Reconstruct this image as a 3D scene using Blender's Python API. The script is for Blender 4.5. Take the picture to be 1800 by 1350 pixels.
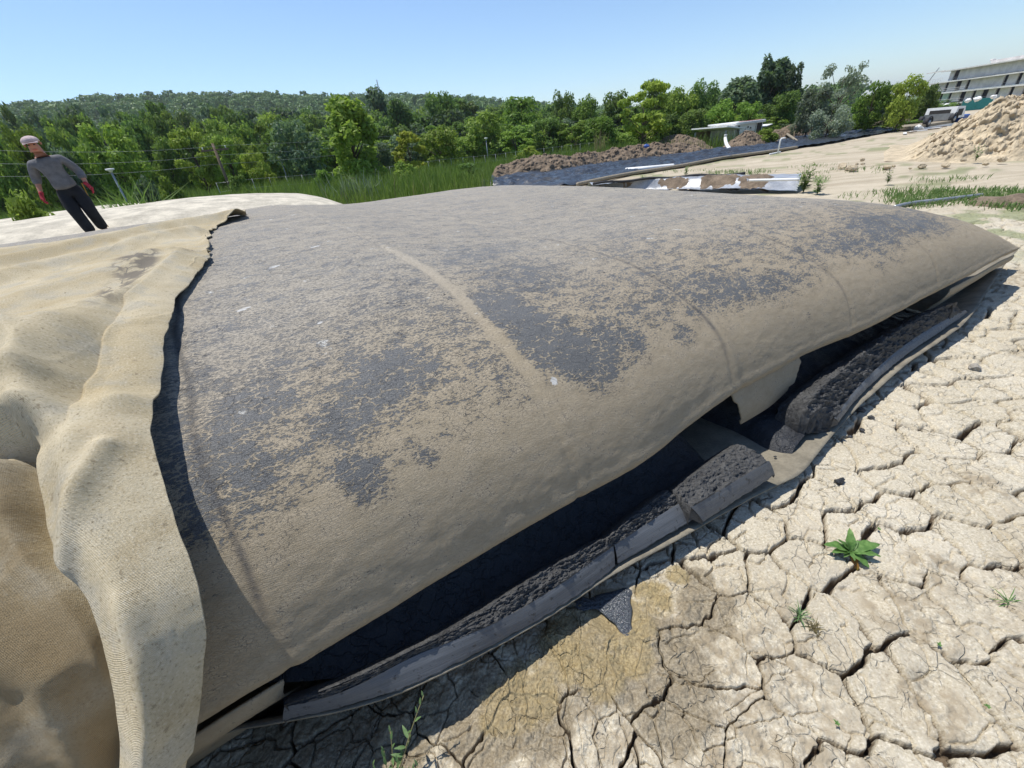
import bpy, bmesh, math, random
import numpy as np
from mathutils import Vector, Matrix
random.seed(7); rng=np.random.default_rng(7)
for o in list(bpy.data.objects): bpy.data.objects.remove(o)
SC=bpy.context.scene; COL=SC.collection
# ---------------- camera ----------------
FP=720.; NP_=1204.; H=1.75
pit=math.atan(FP/NP_); rol=math.atan2(128,1197)
r0=np.array([1,0,0.]); up0=np.array([0,math.sin(pit),math.cos(pit)]); F=np.array([0,math.cos(pit),-math.sin(pit)])
R=math.cos(rol)*r0-math.sin(rol)*up0; U=math.sin(rol)*r0+math.cos(rol)*up0; C=np.array([0,0,H])
cd=bpy.data.cameras.new('camera'); cam=bpy.data.objects.new('camera',cd); COL.objects.link(cam)
cd.sensor_fit='HORIZONTAL'; cd.sensor_width=36; cd.lens=FP/1800*36; cd.clip_start=.02; cd.clip_end=6000
M=Matrix(((R[0],U[0],-F[0],C[0]),(R[1],U[1],-F[1],C[1]),(R[2],U[2],-F[2],C[2]),(0,0,0,1))); cam.matrix_world=M
SC.camera=cam
# ---------------- light ----------------
SUN_AZ=-58.; SUN_EL=69.
w=bpy.data.worlds.new("World"); SC.world=w; w.use_nodes=True
nt=w.node_tree; sky=nt.nodes.new('ShaderNodeTexSky'); sky.sky_type='NISHITA'; sky.sun_disc=False
sky.sun_elevation=math.radians(SUN_EL); sky.sun_rotation=math.radians(SUN_AZ); sky.air_density=1.0; sky.dust_density=.15; sky.ozone_density=2.5
tint=nt.nodes.new('ShaderNodeMix'); tint.data_type='RGBA'; tint.blend_type='MULTIPLY'; tint.inputs[0].default_value=1; tint.inputs[7].default_value=(.88,.95,1.03,1)
nt.links.new(sky.outputs[0],tint.inputs[6]); nt.links.new(tint.outputs[2],nt.nodes['Background'].inputs[0]); nt.nodes['Background'].inputs[1].default_value=.135
sd=bpy.data.lights.new('sun','SUN'); sd.energy=4.9; sd.angle=math.radians(.5); sd.color=(1,.955,.88)
sun=bpy.data.objects.new('sun',sd); COL.objects.link(sun)
az,el=math.radians(SUN_AZ),math.radians(SUN_EL)
sv=Vector((math.sin(az)*math.cos(el),math.cos(az)*math.cos(el),math.sin(el)))
sun.rotation_euler=sv.to_track_quat('Z','Y').to_euler()
SC.view_settings.view_transform='Standard'; SC.view_settings.look='None'; SC.view_settings.exposure=.22; SC.view_settings.gamma=1
# ---------------- maths ----------------
def ray(x,y): return (x-900)/FP*R-(y-675)/FP*U+F
def G(x,y,z=0.):
    d=ray(x,y); return C+d*(z-H)/d[2]
def at(x,y,D):
    d=ray(x,y); return C+d*D/math.hypot(d[0],d[1])
def zt(x,y):
    r=np.hypot(x,y); return np.maximum(-.015*np.maximum(r-15,0),-3)
def T(x,y):
    d=ray(x,y); h=math.hypot(d[0],d[1]); r=1.
    while r<260:
        if H+d[2]/h*r<=zt(d[0]/h*r,d[1]/h*r): break
        r+=.1
    return np.array([d[0]/h*r,d[1]/h*r,float(zt(d[0]/h*r,d[1]/h*r))])
def hsh(ix,iy,s):
    n=(ix.astype(np.int64)*374761393+iy.astype(np.int64)*668265263+s*974711)&0xffffffff
    n=((n^(n>>13))*1274126177)&0xffffffff; n=((n^(n>>16))*2246822519)&0xffffffff
    return ((n^(n>>15))&0xffffff)/float(0xffffff)
def vn(x,y,s=0):
    ix=np.floor(x);iy=np.floor(y);fx=x-ix;fy=y-iy;fx=fx*fx*fx*(fx*(fx*6-15)+10);fy=fy*fy*fy*(fy*(fy*6-15)+10)
    a=hsh(ix,iy,s);b=hsh(ix+1,iy,s);c=hsh(ix,iy+1,s);d=hsh(ix+1,iy+1,s)
    return (a*(1-fx)+b*fx)*(1-fy)+(c*(1-fx)+d*fx)*fy
def fbm(x,y,s=0,o=4,g=.5):
    x=np.asarray(x,float);y=np.asarray(y,float);t=0;a=1;n=0
    for i in range(o): t=t+a*(vn(x*2**i+i*17.3,y*2**i-i*9.1,s+i)-.5)*2;n+=a;a*=g
    return t/n
def ss(a,b,x):
    t=np.clip((np.asarray(x,float)-a)/(b-a),0,1); return t*t*(3-2*t)
def vor(x,y,s):
    ix=np.floor(x);iy=np.floor(y);best=np.full(x.shape,9e9);mx=np.zeros_like(x);my=np.zeros_like(x);cid=np.zeros_like(x)
    for i in (-1,0,1):
        for j in (-1,0,1):
            px=ix+i+.12+.76*hsh(ix+i,iy+j,s);py=iy+j+.12+.76*hsh(ix+i,iy+j,s+1)
            d=(px-x)**2+(py-y)**2;m=d<best
            best=np.where(m,d,best);mx=np.where(m,px,mx);my=np.where(m,py,my);cid=np.where(m,hsh(ix+i,iy+j,s+2),cid)
    e=np.full(x.shape,9e9);eid=np.zeros_like(x)
    for i in (-2,-1,0,1,2):
        for j in (-2,-1,0,1,2):
            px=ix+i+.12+.76*hsh(ix+i,iy+j,s);py=iy+j+.12+.76*hsh(ix+i,iy+j,s+1)
            vx=px-mx;vy=py-my;l=np.hypot(vx,vy);ok=l>1e-6;l=np.maximum(l,1e-6)
            d=np.where(ok,(((px+mx)/2-x)*vx+((py+my)/2-y)*vy)/l,9e9)
            h2=hsh(np.floor((px+mx)*500),np.floor((py+my)*500),s+5)
            m=d<e;e=np.where(m,d,e);eid=np.where(m,h2,eid)
    return e,cid,eid,mx,my
# ---------------- object helpers ----------------
def link(o,parent=None):
    COL.objects.link(o)
    if parent: o.parent=parent
    return o
def tag(o,label=None,cat=None,group=None,kind=None):
    for k,v in (('label',label),('category',cat),('group',group),('kind',kind)):
        if v: o[k]=v
    return o
def empty(name,loc,label,cat,group=None,rz=0):
    o=bpy.data.objects.new(name,None); o.location=[float(v) for v in loc]; o.rotation_euler=(0,0,rz); o.empty_display_size=.1; link(o); return tag(o,label,cat,group)
def mesh(name,V,Fc,mat,parent=None,smooth=True,uv=None,attrs=None,loc=None):
    me=bpy.data.meshes.new(name)
    V=np.asarray(V,dtype=np.float32).reshape(-1,3)
    if isinstance(Fc,np.ndarray):
        n,k=Fc.shape
        me.vertices.add(len(V)); me.vertices.foreach_set('co',V.ravel())
        me.loops.add(n*k); me.loops.foreach_set('vertex_index',Fc.astype(np.int32).ravel())
        me.polygons.add(n); me.polygons.foreach_set('loop_start',np.arange(0,n*k,k,dtype=np.int32))
        try: me.polygons.foreach_set('loop_total',np.full(n,k,dtype=np.int32))
        except Exception: pass
        me.update(calc_edges=True)
    else:
        me.from_pydata([tuple(map(float,v)) for v in V],[],[tuple(map(int,f)) for f in Fc]); me.update()
    me.polygons.foreach_set('use_smooth',np.full(len(me.polygons),smooth))
    if uv is not None:
        l=me.uv_layers.new(name='UVMap'); vi=np.empty(len(me.loops),dtype=np.int32); me.loops.foreach_get('vertex_index',vi)
        l.data.foreach_set('uv',np.asarray(uv,dtype=np.float32).reshape(-1,2)[vi].ravel())
    for k,v in (attrs or {}).items():
        at_=me.attributes.new(k,'FLOAT','POINT'); at_.data.foreach_set('value',np.asarray(v,dtype=np.float32).ravel())
    for m in (mat if isinstance(mat,(list,tuple)) else [mat]): me.materials.append(m)
    me.validate()
    o=bpy.data.objects.new(name,me)
    if loc is not None: o.location=[float(v) for v in loc]
    return link(o,parent)
def gridf(n,m,wrap=False):
    i=np.arange(n-1)[:,None]; j=np.arange(m-(0 if wrap else 1))[None]; j2=(j+1)%m
    a=i*m+j;b=(i+1)*m+j;c=(i+1)*m+j2;d=i*m+j2
    return np.stack([a,b,c,d],-1).reshape(-1,4)
class MB:
    def __init__(s): s.V=[];s.F=[]
    def add(s,V,Fc):
        n=len(s.V); s.V+= [tuple(map(float,v)) for v in V]; s.F+=[tuple(i+n for i in f) for f in Fc]; return s
    def box(s,c,d,rz=0,bev=0,M3=None):
        x,y,z=[v/2 for v in d]
        if bev:
            b=bev;V=[]
            for sz,zz in ((-1,z),(1,z)):
                pass
            pts=[]
            for zz,ins in ((-z,b),(-z+b,0),(z-b,0),(z,b)):
                X,Y=x-ins,y-ins
                pts+=[(-X+b,-Y,zz),(X-b,-Y,zz),(X,-Y+b,zz),(X,Y-b,zz),(X-b,Y,zz),(-X+b,Y,zz),(-X,Y-b,zz),(-X,-Y+b,zz)]
            F_=[tuple(range(7,-1,-1)),tuple(range(24,32))]
            for k in range(3):
                for i in range(8): F_.append((k*8+i,k*8+(i+1)%8,k*8+8+(i+1)%8,k*8+8+i))
            V=pts
        else:
            V=[(-x,-y,-z),(x,-y,-z),(x,y,-z),(-x,y,-z),(-x,-y,z),(x,-y,z),(x,y,z),(-x,y,z)]
            F_=[(3,2,1,0),(4,5,6,7),(0,1,5,4),(1,2,6,5),(2,3,7,6),(3,0,4,7)]
        cs,sn=math.cos(rz),math.sin(rz); out=[]
        for v in V:
            if M3 is not None: p=M3@Vector(v); out.append((p[0]+c[0],p[1]+c[1],p[2]+c[2]))
            else: out.append((v[0]*cs-v[1]*sn+c[0],v[0]*sn+v[1]*cs+c[1],v[2]+c[2]))
        return s.add(out,F_)
    def tube(s,P,r,n=8,cap=True):
        P=[Vector([float(q) for q in p]) for p in P]; k=len(P); rr=r if isinstance(r,(list,tuple,np.ndarray)) else [r]*k
        V=[];ref=None
        for i,p in enumerate(P):
            t=(P[min(i+1,k-1)]-P[max(i-1,0)]).normalized()
            if ref is None: ref=Vector((0,0,1)) if abs(t.z)<.9 else Vector((1,0,0))
            x=(ref-t*ref.dot(t)).normalized(); y=t.cross(x); ref=x
            for j in range(n):
                a=2*math.pi*j/n; V.append(p+(x*math.cos(a)+y*math.sin(a))*float(rr[i]))
        F_=[(i*n+j,i*n+(j+1)%n,(i+1)*n+(j+1)%n,(i+1)*n+j) for i in range(k-1) for j in range(n)]
        if cap: F_+=[tuple(range(n-1,-1,-1)),tuple((k-1)*n+j for j in range(n))]
        return s.add(V,F_)
    def build(s,name,mat,parent=None,smooth=False,loc=None): return mesh(name,s.V,s.F,mat,parent,smooth,loc=loc)
def polyl(P,n):
    P=np.asarray(P,float); d=np.concatenate([[0],np.cumsum(np.linalg.norm(np.diff(P,axis=0),axis=1))]); t=np.linspace(0,d[-1],n)
    return np.stack([np.interp(t,d,P[:,k]) for k in range(P.shape[1])],-1)
def smooth_line(P,it=2):
    P=np.asarray(P,float)
    for _ in range(it):
        Q=np.empty((2*len(P),P.shape[1])); Q[0]=P[0];Q[-1]=P[-1]
        Q[1:-1:2]=P[:-1]*.75+P[1:]*.25; Q[2:-1:2]=P[:-1]*.25+P[1:]*.75; P=Q
    return P
# ---------------- materials ----------------
class NT:
    def __init__(s,name):
        s.m=bpy.data.materials.new(name); s.m.use_nodes=True; s.t=s.m.node_tree; s.b=s.t.nodes['Principled BSDF']; s.b.inputs['Roughness'].default_value=.9
        s.b.inputs['Specular IOR Level'].default_value=.3
    def n(s,ty,**k):
        nd=s.t.nodes.new('ShaderNode'+ty)
        for a,v in k.items(): setattr(nd,a,v)
        return nd
    def put(s,sock,v):
        if v is None: return
        if isinstance(v,bpy.types.NodeSocket): s.t.links.new(v,sock)
        else:
            if sock.type=='RGBA' and len(v)==3: v=(*v,1)
            sock.default_value=v
    def co(s,kind='Object',scale=None):
        o=s.n('TexCoord').outputs[kind]
        if scale is not None:
            mp=s.n('Mapping'); s.put(mp.inputs[0],o); mp.inputs['Scale'].default_value=scale; o=mp.outputs[0]
        return o
    def noise(s,v,sc,det=5,rough=.55,dist=0,col=False):
        n=s.n('TexNoise'); s.put(n.inputs['Vector'],v); n.inputs['Scale'].default_value=sc; n.inputs['Detail'].default_value=det; n.inputs['Roughness'].default_value=rough; n.inputs['Distortion'].default_value=dist
        return n.outputs['Color' if col else 'Fac']
    def voro(s,v,sc,feat='DISTANCE_TO_EDGE',rand=1):
        n=s.n('TexVoronoi',feature=feat); s.put(n.inputs['Vector'],v); n.inputs['Scale'].default_value=sc; n.inputs['Randomness'].default_value=rand
        return n.outputs['Distance']
    def warp(s,v,sc,amt):
        nz=s.noise(v,sc,3,.5,0,True); a=s.n('VectorMath',operation='SUBTRACT'); s.put(a.inputs[0],nz); a.inputs[1].default_value=(.5,.5,.5)
        b=s.n('VectorMath',operation='SCALE'); s.put(b.inputs[0],a.outputs[0]); b.inputs['Scale'].default_value=amt
        c=s.n('VectorMath',operation='ADD'); s.put(c.inputs[0],v); s.put(c.inputs[1],b.outputs[0]); return c.outputs[0]
    def attr(s,name): return s.n('Attribute',attribute_name=name).outputs['Fac']
    def mth(s,op,a,b=None,c=None):
        n=s.n('Math',operation=op)
        for i,v in enumerate((a,b,c)):
            if v is not None: s.put(n.inputs[i],v)
        return n.outputs[0]
    def rmp(s,v,a,b,lo=0,hi=1):
        n=s.n('MapRange'); n.interpolation_type='SMOOTHSTEP'; s.put(n.inputs[0],v); n.inputs[1].default_value=a; n.inputs[2].default_value=b; n.inputs[3].default_value=lo; n.inputs[4].default_value=hi; return n.outputs[0]
    def mix(s,f,a,b,bt='MIX'):
        n=s.n('Mix',data_type='RGBA',blend_type=bt); s.put(n.inputs[0],f); s.put(n.inputs[6],a); s.put(n.inputs[7],b); return n.outputs[2]
    def bump(s,h,st=.5,d=.01,prev=None):
        n=s.n('Bump'); s.put(n.inputs['Height'],h); n.inputs['Strength'].default_value=st; n.inputs['Distance'].default_value=d
        if prev is not None: s.put(n.inputs['Normal'],prev)
        return n.outputs[0]
    def out(s,col=None,rough=None,norm=None,spec=None,metal=None):
        for k,v in (('Base Color',col),('Roughness',rough),('Normal',norm),('Specular IOR Level',spec),('Metallic',metal)): s.put(s.b.inputs[k],v)
        return s.m
def simple(name,col,rough=.8,var=.25,sc=6,bump=.2,metal=0,spec=.3):
    t=NT(name); c=t.co(); n=t.noise(c,sc,6,.6); n2=t.noise(c,sc*9,4,.6)
    f=t.rmp(t.mth('ADD',t.mth('MULTIPLY',n,.7),t.mth('MULTIPLY',n2,.3)),.3,.7)
    lo=tuple(v*(1-var) for v in col); hi=tuple(min(1,v*(1+var)) for v in col)
    return t.out(t.mix(f,lo,hi),t.rmp(n2,.3,.7,max(0,rough-.1),min(1,rough+.1)),t.bump(n2,bump,.01),spec,metal)
def m_ground():
    t=NT('dry mud ground'); c=t.co(); dm=t.attr('damp'); ye=t.attr('yellow'); gr=t.attr('grass'); tr=t.attr('track'); cr=t.attr('crumb')
    n1=t.noise(c,1.3,5,.6); n2=t.noise(c,14,6,.65); n3=t.noise(c,110,4,.7); sp=t.rmp(t.voro(c,170,'F1'),.12,.3)
    base=t.mix(t.rmp(n1,.35,.65),(.445,.40,.31),(.525,.48,.39))
    base=t.mix(t.rmp(n2,.35,.7),t.mix(.5,base,(.39,.335,.235)),base)
    base=t.mix(t.rmp(n3,.50,.68,0,.7),base,(.68,.63,.52))
    base=t.mix(t.rmp(n3,.46,.32,0,.7),base,(.21,.17,.12))
    st=t.noise(t.co('Object',(.25,1.6,1)),1.2,6,.6)
    trk=t.mix(t.rmp(st,.35,.65),(.33,.275,.195),(.46,.395,.295))
    base=t.mix(t.mth('MULTIPLY',tr,.8),base,trk)
    base=t.mix(t.mth('MULTIPLY',cr,t.rmp(n2,.4,.6)),base,(.31,.26,.185))
    dmm=t.mth('MULTIPLY',t.rmp(t.mth('ADD',dm,t.mth('MULTIPLY',t.mth('SUBTRACT',n2,.5),1.0)),.2,.8),.8)
    wet=t.mix(t.rmp(n3,.4,.7),(.15,.12,.075),(.30,.25,.17))
    base=t.mix(dmm,base,wet)
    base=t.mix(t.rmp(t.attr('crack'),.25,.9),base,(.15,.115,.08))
    yem=t.rmp(t.mth('ADD',ye,t.mth('MULTIPLY',t.mth('SUBTRACT',n2,.5),1.5)),.35,1.0)
    yc=t.mix(t.rmp(n3,.35,.7),(.20,.15,.07),(.38,.30,.15)); yc=t.mix(t.rmp(n2,.45,.65,0,.6),yc,(.20,.165,.10))
    yem=t.mth('MULTIPLY',yem,t.rmp(t.noise(c,7,5,.6),.3,.6,.45,.9)); base=t.mix(yem,base,yc)
    gc=t.mix(t.rmp(n1,.3,.7),(.075,.12,.03),(.13,.18,.05))
    base=t.mix(gr,base,gc)
    h=t.mth('ADD',t.mth('MULTIPLY',n2,1.),t.mth('MULTIPLY',n3,.35))
    wc=t.warp(c,9,.09); fc=t.rmp(t.voro(wc,13),0,.05); fc=t.mth('MAXIMUM',fc,t.rmp(t.noise(c,5,3),.42,.56))
    h=t.mth('ADD',h,t.mth('MULTIPLY',fc,.5))
    nb=t.bump(h,.9,.012)
    return t.out(base,t.rmp(dmm,0,1,.95,.6),nb,t.rmp(dmm,0,1,.15,.4))
def m_tube():
    t=NT('mud filmed geotextile'); u=t.n('UVMap').outputs[0]; tan=t.attr('tan'); gy=t.attr('greyish'); streak=t.attr('mark')
    mp=t.n('Mapping'); t.put(mp.inputs[0],u); mp.inputs['Scale'].default_value=(1,1.9,1); mp.inputs['Rotation'].default_value=(0,0,.25); us=mp.outputs[0]
    w1=t.warp(us,18,.06); w0=t.warp(us,5,.12)
    big=t.noise(w0,2.2,4,.6); mid=t.noise(w1,11,7,.68); fine=t.noise(us,60,5,.7); sp=t.noise(us,230,3,.6)
    cx=t.noise(t.co('Object',None),300,2)
    # flaky network of lines
    v1=t.voro(t.warp(us,26,.05),19); vein=t.rmp(v1,.075,.015); vein=t.mth('MULTIPLY',vein,t.rmp(mid,.38,.55))
    v2=t.voro(t.warp(us,40,.03),60); crk=t.rmp(v2,.07,.0)
    m=t.mth('ADD',tan,t.mth('MULTIPLY',t.mth('SUBTRACT',big,.5),1.1))
    m=t.mth('ADD',m,t.mth('MULTIPLY',t.mth('SUBTRACT',mid,.5),2.2))
    m=t.mth('ADD',m,t.mth('MULTIPLY',t.mth('SUBTRACT',fine,.5),3.0))
    m=t.mth('ADD',m,t.mth('MULTIPLY',vein,.75))
    m=t.mth('ADD',t.mth('MULTIPLY',t.rmp(m,.34,.62),t.mth('SUBTRACT',1.,gy)),t.mth('MULTIPLY',t.rmp(m,.12,.92),gy))
    m=t.mth('MULTIPLY',m,t.rmp(t.mth('MULTIPLY',crk,t.rmp(mid,.5,.62)),0,1,1,.45))
    dark=t.mix(gy,t.mix(t.rmp(sp,.35,.7),(.064,.067,.070),(.165,.165,.160)),t.mix(t.rmp(sp,.35,.7),(.095,.094,.092),(.21,.205,.195))); dark=t.mix(t.rmp(fine,.5,.75,0,.5),dark,(.20,.19,.165))
    tanc=t.mix(t.rmp(mid,.3,.7),(.285,.235,.16),(.36,.30,.212)); tanc=t.mix(t.rmp(sp,.55,.8,0,.4),tanc,(.5,.44,.34)); tang=t.mix(t.rmp(fine,.3,.7),(.27,.24,.19),(.41,.365,.295))
    tc=t.mix(gy,tanc,tang)
    colr=t.mix(m,dark,tc)
    # fine dark pocks in the mud film
    pk=t.mth('MULTIPLY',t.rmp(t.voro(t.warp(u,60,.02),75,'F1'),.26,.1),t.rmp(mid,.46,.60)); colr=t.mix(t.mth('MULTIPLY',pk,.75),colr,(.05,.05,.052))
    wt=t.rmp(t.noise(t.warp(u,8,.05),7,5,.6),.655,.70); wt=t.mth('MULTIPLY',wt,t.mth('MULTIPLY',t.rmp(gy,0,.6),t.rmp(fine,.42,.55))); colr=t.mix(wt,colr,(.55,.54,.50))
    colr=t.mix(t.rmp(t.mth('ADD',t.attr('pale'),t.mth('MULTIPLY',t.mth('SUBTRACT',fine,.5),1.2)),.45,.6),colr,(.52,.51,.48))
    colr=t.mix(t.mth('MULTIPLY',streak,t.rmp(mid,.3,.6,.4,.9)),colr,(.055,.058,.066))
    scr=t.mth('MULTIPLY',t.rmp(t.voro(t.warp(us,7,.22),9),.016,.004),t.mth('MULTIPLY',t.rmp(tan,1.2,.7),t.rmp(t.noise(t.warp(u,20,.05),6,4,.6),.50,.56))); colr=t.mix(t.mth('MULTIPLY',scr,.85),colr,(.035,.036,.04))
    scr2=t.mth('MULTIPLY',t.rmp(t.voro(t.warp(us,25,.07),32),.03,.008),t.mth('MULTIPLY',t.rmp(tan,1.3,.8,.15,1),t.rmp(t.noise(u,9,4,.6),.50,.58))); colr=t.mix(t.mth('MULTIPLY',scr2,.7),colr,(.05,.05,.052))
    # weave
    wv=t.n('TexWave',wave_type='BANDS',bands_direction='DIAGONAL'); t.put(wv.inputs[0],u); wv.inputs['Scale'].default_value=95; wv.inputs['Distortion'].default_value=.3
    wv2=t.n('TexWave',wave_type='BANDS',bands_direction='X'); t.put(wv2.inputs[0],u); wv2.inputs['Scale'].default_value=120
    hh=t.mth('MULTIPLY',t.mth('MULTIPLY',wv.outputs['Fac'],wv2.outputs['Fac']),.25)
    hh=t.mth('ADD',hh,t.mth('ADD',t.mth('MULTIPLY',m,.6),t.mth('MULTIPLY',fine,.9)))
    hh=t.mth('ADD',hh,t.mth('MULTIPLY',t.mth('ADD',crk,t.mth('ADD',scr,scr2)),-.4))
    return t.out(colr,t.rmp(m,0,1,.52,.85),t.bump(hh,.75,.004),.4)
def m_tarp():
    t=NT('tan geotextile sheet'); u=t.n('UVMap').outputs[0]; g=t.attr('grime')
    n1=t.noise(u,1.7,4,.6,.6); n2=t.noise(t.warp(u,6,.1),7,6,.6); n3=t.noise(u,160,4,.7)
    c=t.mix(t.rmp(n1,.35,.65),(.46,.38,.235),(.58,.50,.345)); c=t.mix(t.rmp(n2,.5,.72,0,.4),c,(.40,.30,.155)); c=t.mix(t.rmp(n2,.52,.35,0,.5),c,(.40,.385,.33))
    c=t.mix(t.rmp(n3,.5,.72,0,.75),c,(.68,.61,.47)); c=t.mix(t.rmp(n3,.46,.3,0,.75),c,(.20,.155,.095)); n4=t.noise(t.warp(u,30,.02),45,5,.7); c=t.mix(t.rmp(n4,.60,.68,0,.7),c,(.24,.19,.12))
    st=t.mth('MAXIMUM',t.rmp(t.voro(t.warp(u,6,.2),7),.05,.01),t.rmp(n2,.45,.55)); c=t.mix(t.mth('MULTIPLY',t.rmp(g,.15,.6),t.mth('MULTIPLY',st,.8)),c,(.13,.12,.11))
    c=t.mix(t.mth('MULTIPLY',t.attr('soil'),t.rmp(n2,.3,.6,.5,1)),c,t.mix(t.rmp(n1,.35,.65),(.20,.15,.085),(.29,.215,.12)))
    wv=t.n('TexWave',wave_type='BANDS',bands_direction='Y'); t.put(wv.inputs[0],u); wv.inputs['Scale'].default_value=130; wv.inputs['Distortion'].default_value=2.5; wv.inputs['Detail Scale'].default_value=3
    wx=t.n('TexWave',wave_type='BANDS',bands_direction='X'); t.put(wx.inputs[0],u); wx.inputs['Scale'].default_value=170; wx.inputs['Distortion'].default_value=.8
    h=t.mth('ADD',t.mth('MULTIPLY',wv.outputs['Fac'],.5),t.mth('ADD',t.mth('MULTIPLY',wx.outputs['Fac'],.12),t.mth('MULTIPLY',n3,.6)))
    c=t.mix(t.rmp(wv.outputs['Fac'],.3,0,0,.14),c,(.18,.14,.09))
    return t.out(c,.9,t.bump(t.mth('ADD',h,t.mth('MULTIPLY',n4,.8)),.75,.0035),.2)
def m_sludge(name,c0,c1,rough=.55,strong=1,spec=.5,line=0):
    t=NT(name); c=t.co(); n1=t.noise(c,9,6,.65); n2=t.noise(c,55,6,.7); n3=t.noise(c,220,3,.6)
    cc=t.mix(t.rmp(t.mth('ADD',t.mth('MULTIPLY',n2,.6),t.mth('MULTIPLY',n1,.4)),.35,.65),c0,c1)
    h=t.mth('ADD',n1,t.mth('ADD',t.mth('MULTIPLY',n2,.5),t.mth('MULTIPLY',n3,.15)))
    if line:
        u=t.n('UVMap').outputs[0]; mp=t.n('Mapping'); t.put(mp.inputs[0],u); mp.inputs['Scale'].default_value=(1.2,190,1); ln=t.noise(mp.outputs[0],1.,5,.6)
        pk=t.rmp(t.noise(t.warp(c,30,.02),38,4,.6),.60,.66)
        h=t.mth('ADD',t.mth('MULTIPLY',ln,1.2),t.mth('MULTIPLY',n2,.25)); h=t.mth('ADD',h,t.mth('MULTIPLY',pk,-.8))
        cc=t.mix(t.rmp(ln,.35,.65),c0,c1); cc=t.mix(t.mth('MULTIPLY',pk,.7),cc,(.015,.016,.02))
    else:
        v=t.voro(t.warp(c,14,.16),16); h=t.mth('ADD',h,t.mth('MULTIPLY',t.rmp(v,0,.06),.25))
    return t.out(cc,t.rmp(n2,.3,.7,rough-.12,rough+.15),t.bump(h,strong,.012),spec)
def m_leaf(name,a,b,spec=.2,trans=.5):
    t=NT(name); tn=t.attr('tone'); oi=t.n('ObjectInfo').outputs['Random']
    c=t.mix(tn,a,b); hs=t.n('HueSaturation'); t.put(hs.inputs['Color'],c); t.put(hs.inputs['Hue'],t.rmp(oi,0,1,.485,.515)); t.put(hs.inputs['Value'],t.rmp(t.mth('FRACT',t.mth('MULTIPLY',oi,7.3)),0,1,.75,1.25))
    c=hs.outputs[0]
    tr=t.n('BsdfTranslucent'); t.put(tr.inputs[0],t.mix(.5,c,(.12,.2,.02))); mx=t.n('MixShader'); mx.inputs[0].default_value=trans
    t.out(c,.55,None,spec); t.t.links.new(t.b.outputs[0],mx.inputs[1]); t.t.links.new(tr.outputs[0],mx.inputs[2])
    o=[n for n in t.t.nodes if n.type=='OUTPUT_MATERIAL'][0]; t.t.links.new(mx.outputs[0],o.inputs[0]); return t.m
MG=m_ground(); MT=m_tube(); MTP=m_tarp()
M_BAND=m_sludge('smooth pressed sludge',(.068,.076,.086),(.108,.116,.128),.5,.22,.5,1)
M_ROUGH=m_sludge('crumbly grey sludge',(.022,.023,.025),(.085,.085,.084),.7,1.)
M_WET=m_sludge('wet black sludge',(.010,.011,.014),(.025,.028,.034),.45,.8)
M_SHEETB=m_sludge('black plastic sheet',(.014,.016,.020),(.04,.045,.053),.34,.5,.6)
M_SILV=simple('pale plastic film',(.27,.285,.31),.4,.3,3,.5,.0,.6)
M_DIRT=simple('dug brown soil',(.165,.125,.088),.95,.5,3.5,1)
M_DIRTL=simple('pale dug soil',(.43,.355,.245),.95,.35,2.5,1)
M_SAND=simple('yellow sand',(.50,.38,.20),.95,.12,6,.4)
M_CLOTH=simple('dusty tan fabric',(.25,.215,.16),.9,.25,12,.5)
M_CLOTHD=simple('dirty grey tan fabric',(.19,.17,.13),.9,.3,9,.5)
M_WHITEBAG=simple('sun bleached geotextile',(.45,.41,.33),.9,.35,2.5,.6)
M_WHITE=simple('white paint',(.75,.75,.73),.5,.08,3,.05)
M_GREY=simple('galvanised steel',(.35,.36,.37),.45,.15,5,.05,.6)
M_DARK=simple('dark rubber',(.03,.03,.033),.7,.3,8,.2)
M_CONC=simple('raw concrete',(.62,.59,.56),.9,.2,.5,.3)
M_CONCG=simple('pale green plaster',(.45,.60,.52),.9,.15,.6,.2)
M_HOLE=simple('dark unfinished room',(.05,.045,.042),.9,.2,2,.1)
M_RED=simple('faded red paint',(.50,.12,.09),.6,.2,3,.1)
M_BLUE=simple('blue paint',(.04,.10,.34),.5,.2,3,.1)
M_TEAL=simple('teal hoarding',(.03,.22,.20),.6,.15,3,.1)
M_ROCK=simple('pale rock',(.32,.30,.265),.9,.3,14,.8)
M_WOOD=simple('weathered wood',(.16,.115,.08),.85,.3,9,.5)
M_BARK=simple('bark',(.085,.065,.05),.95,.3,4,.8)
M_SKIN=simple('tanned skin',(.42,.20,.13),.6,.12,20,.1)
M_SWEAT=simple('grey sweatshirt cloth',(.14,.14,.148),.95,.25,14,.5)
M_TROU=simple('black tracksuit cloth',(.014,.015,.018),.85,.3,12,.4)
M_GLOVE=simple('red knitted glove',(.38,.035,.05),.9,.3,40,.4)
M_CAP=simple('pink and white cap cloth',(.50,.40,.39),.9,.35,22,.4)
M_YEL=simple('yellow stripe',(.45,.26,.04),.8,.1,10,.1)
L_DK=m_leaf('dark green leaves',(0.085, 0.145, 0.036),(0.19, 0.28, 0.065))
L_MD=m_leaf('green leaves',(0.135, 0.225, 0.034),(0.29, 0.41, 0.072))
L_BR=m_leaf('bright green leaves',(0.18, 0.28, 0.04),(0.37, 0.48, 0.08))
L_YL=m_leaf('yellow green leaves',(0.22, 0.29, 0.035),(0.46, 0.5, 0.07))
L_BL=m_leaf('blue green leaves',(0.075, 0.115, 0.068),(0.18, 0.25, 0.145))
L_SV=m_leaf('silver green leaves',(0.13, 0.165, 0.11),(0.33, 0.38, 0.29))
L_GR=m_leaf('grass blades',(.12,.20,.040),(.26,.37,.09))
L_WEED=m_leaf('weed leaves',(.13,.21,.06),(.26,.35,.13))
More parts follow.
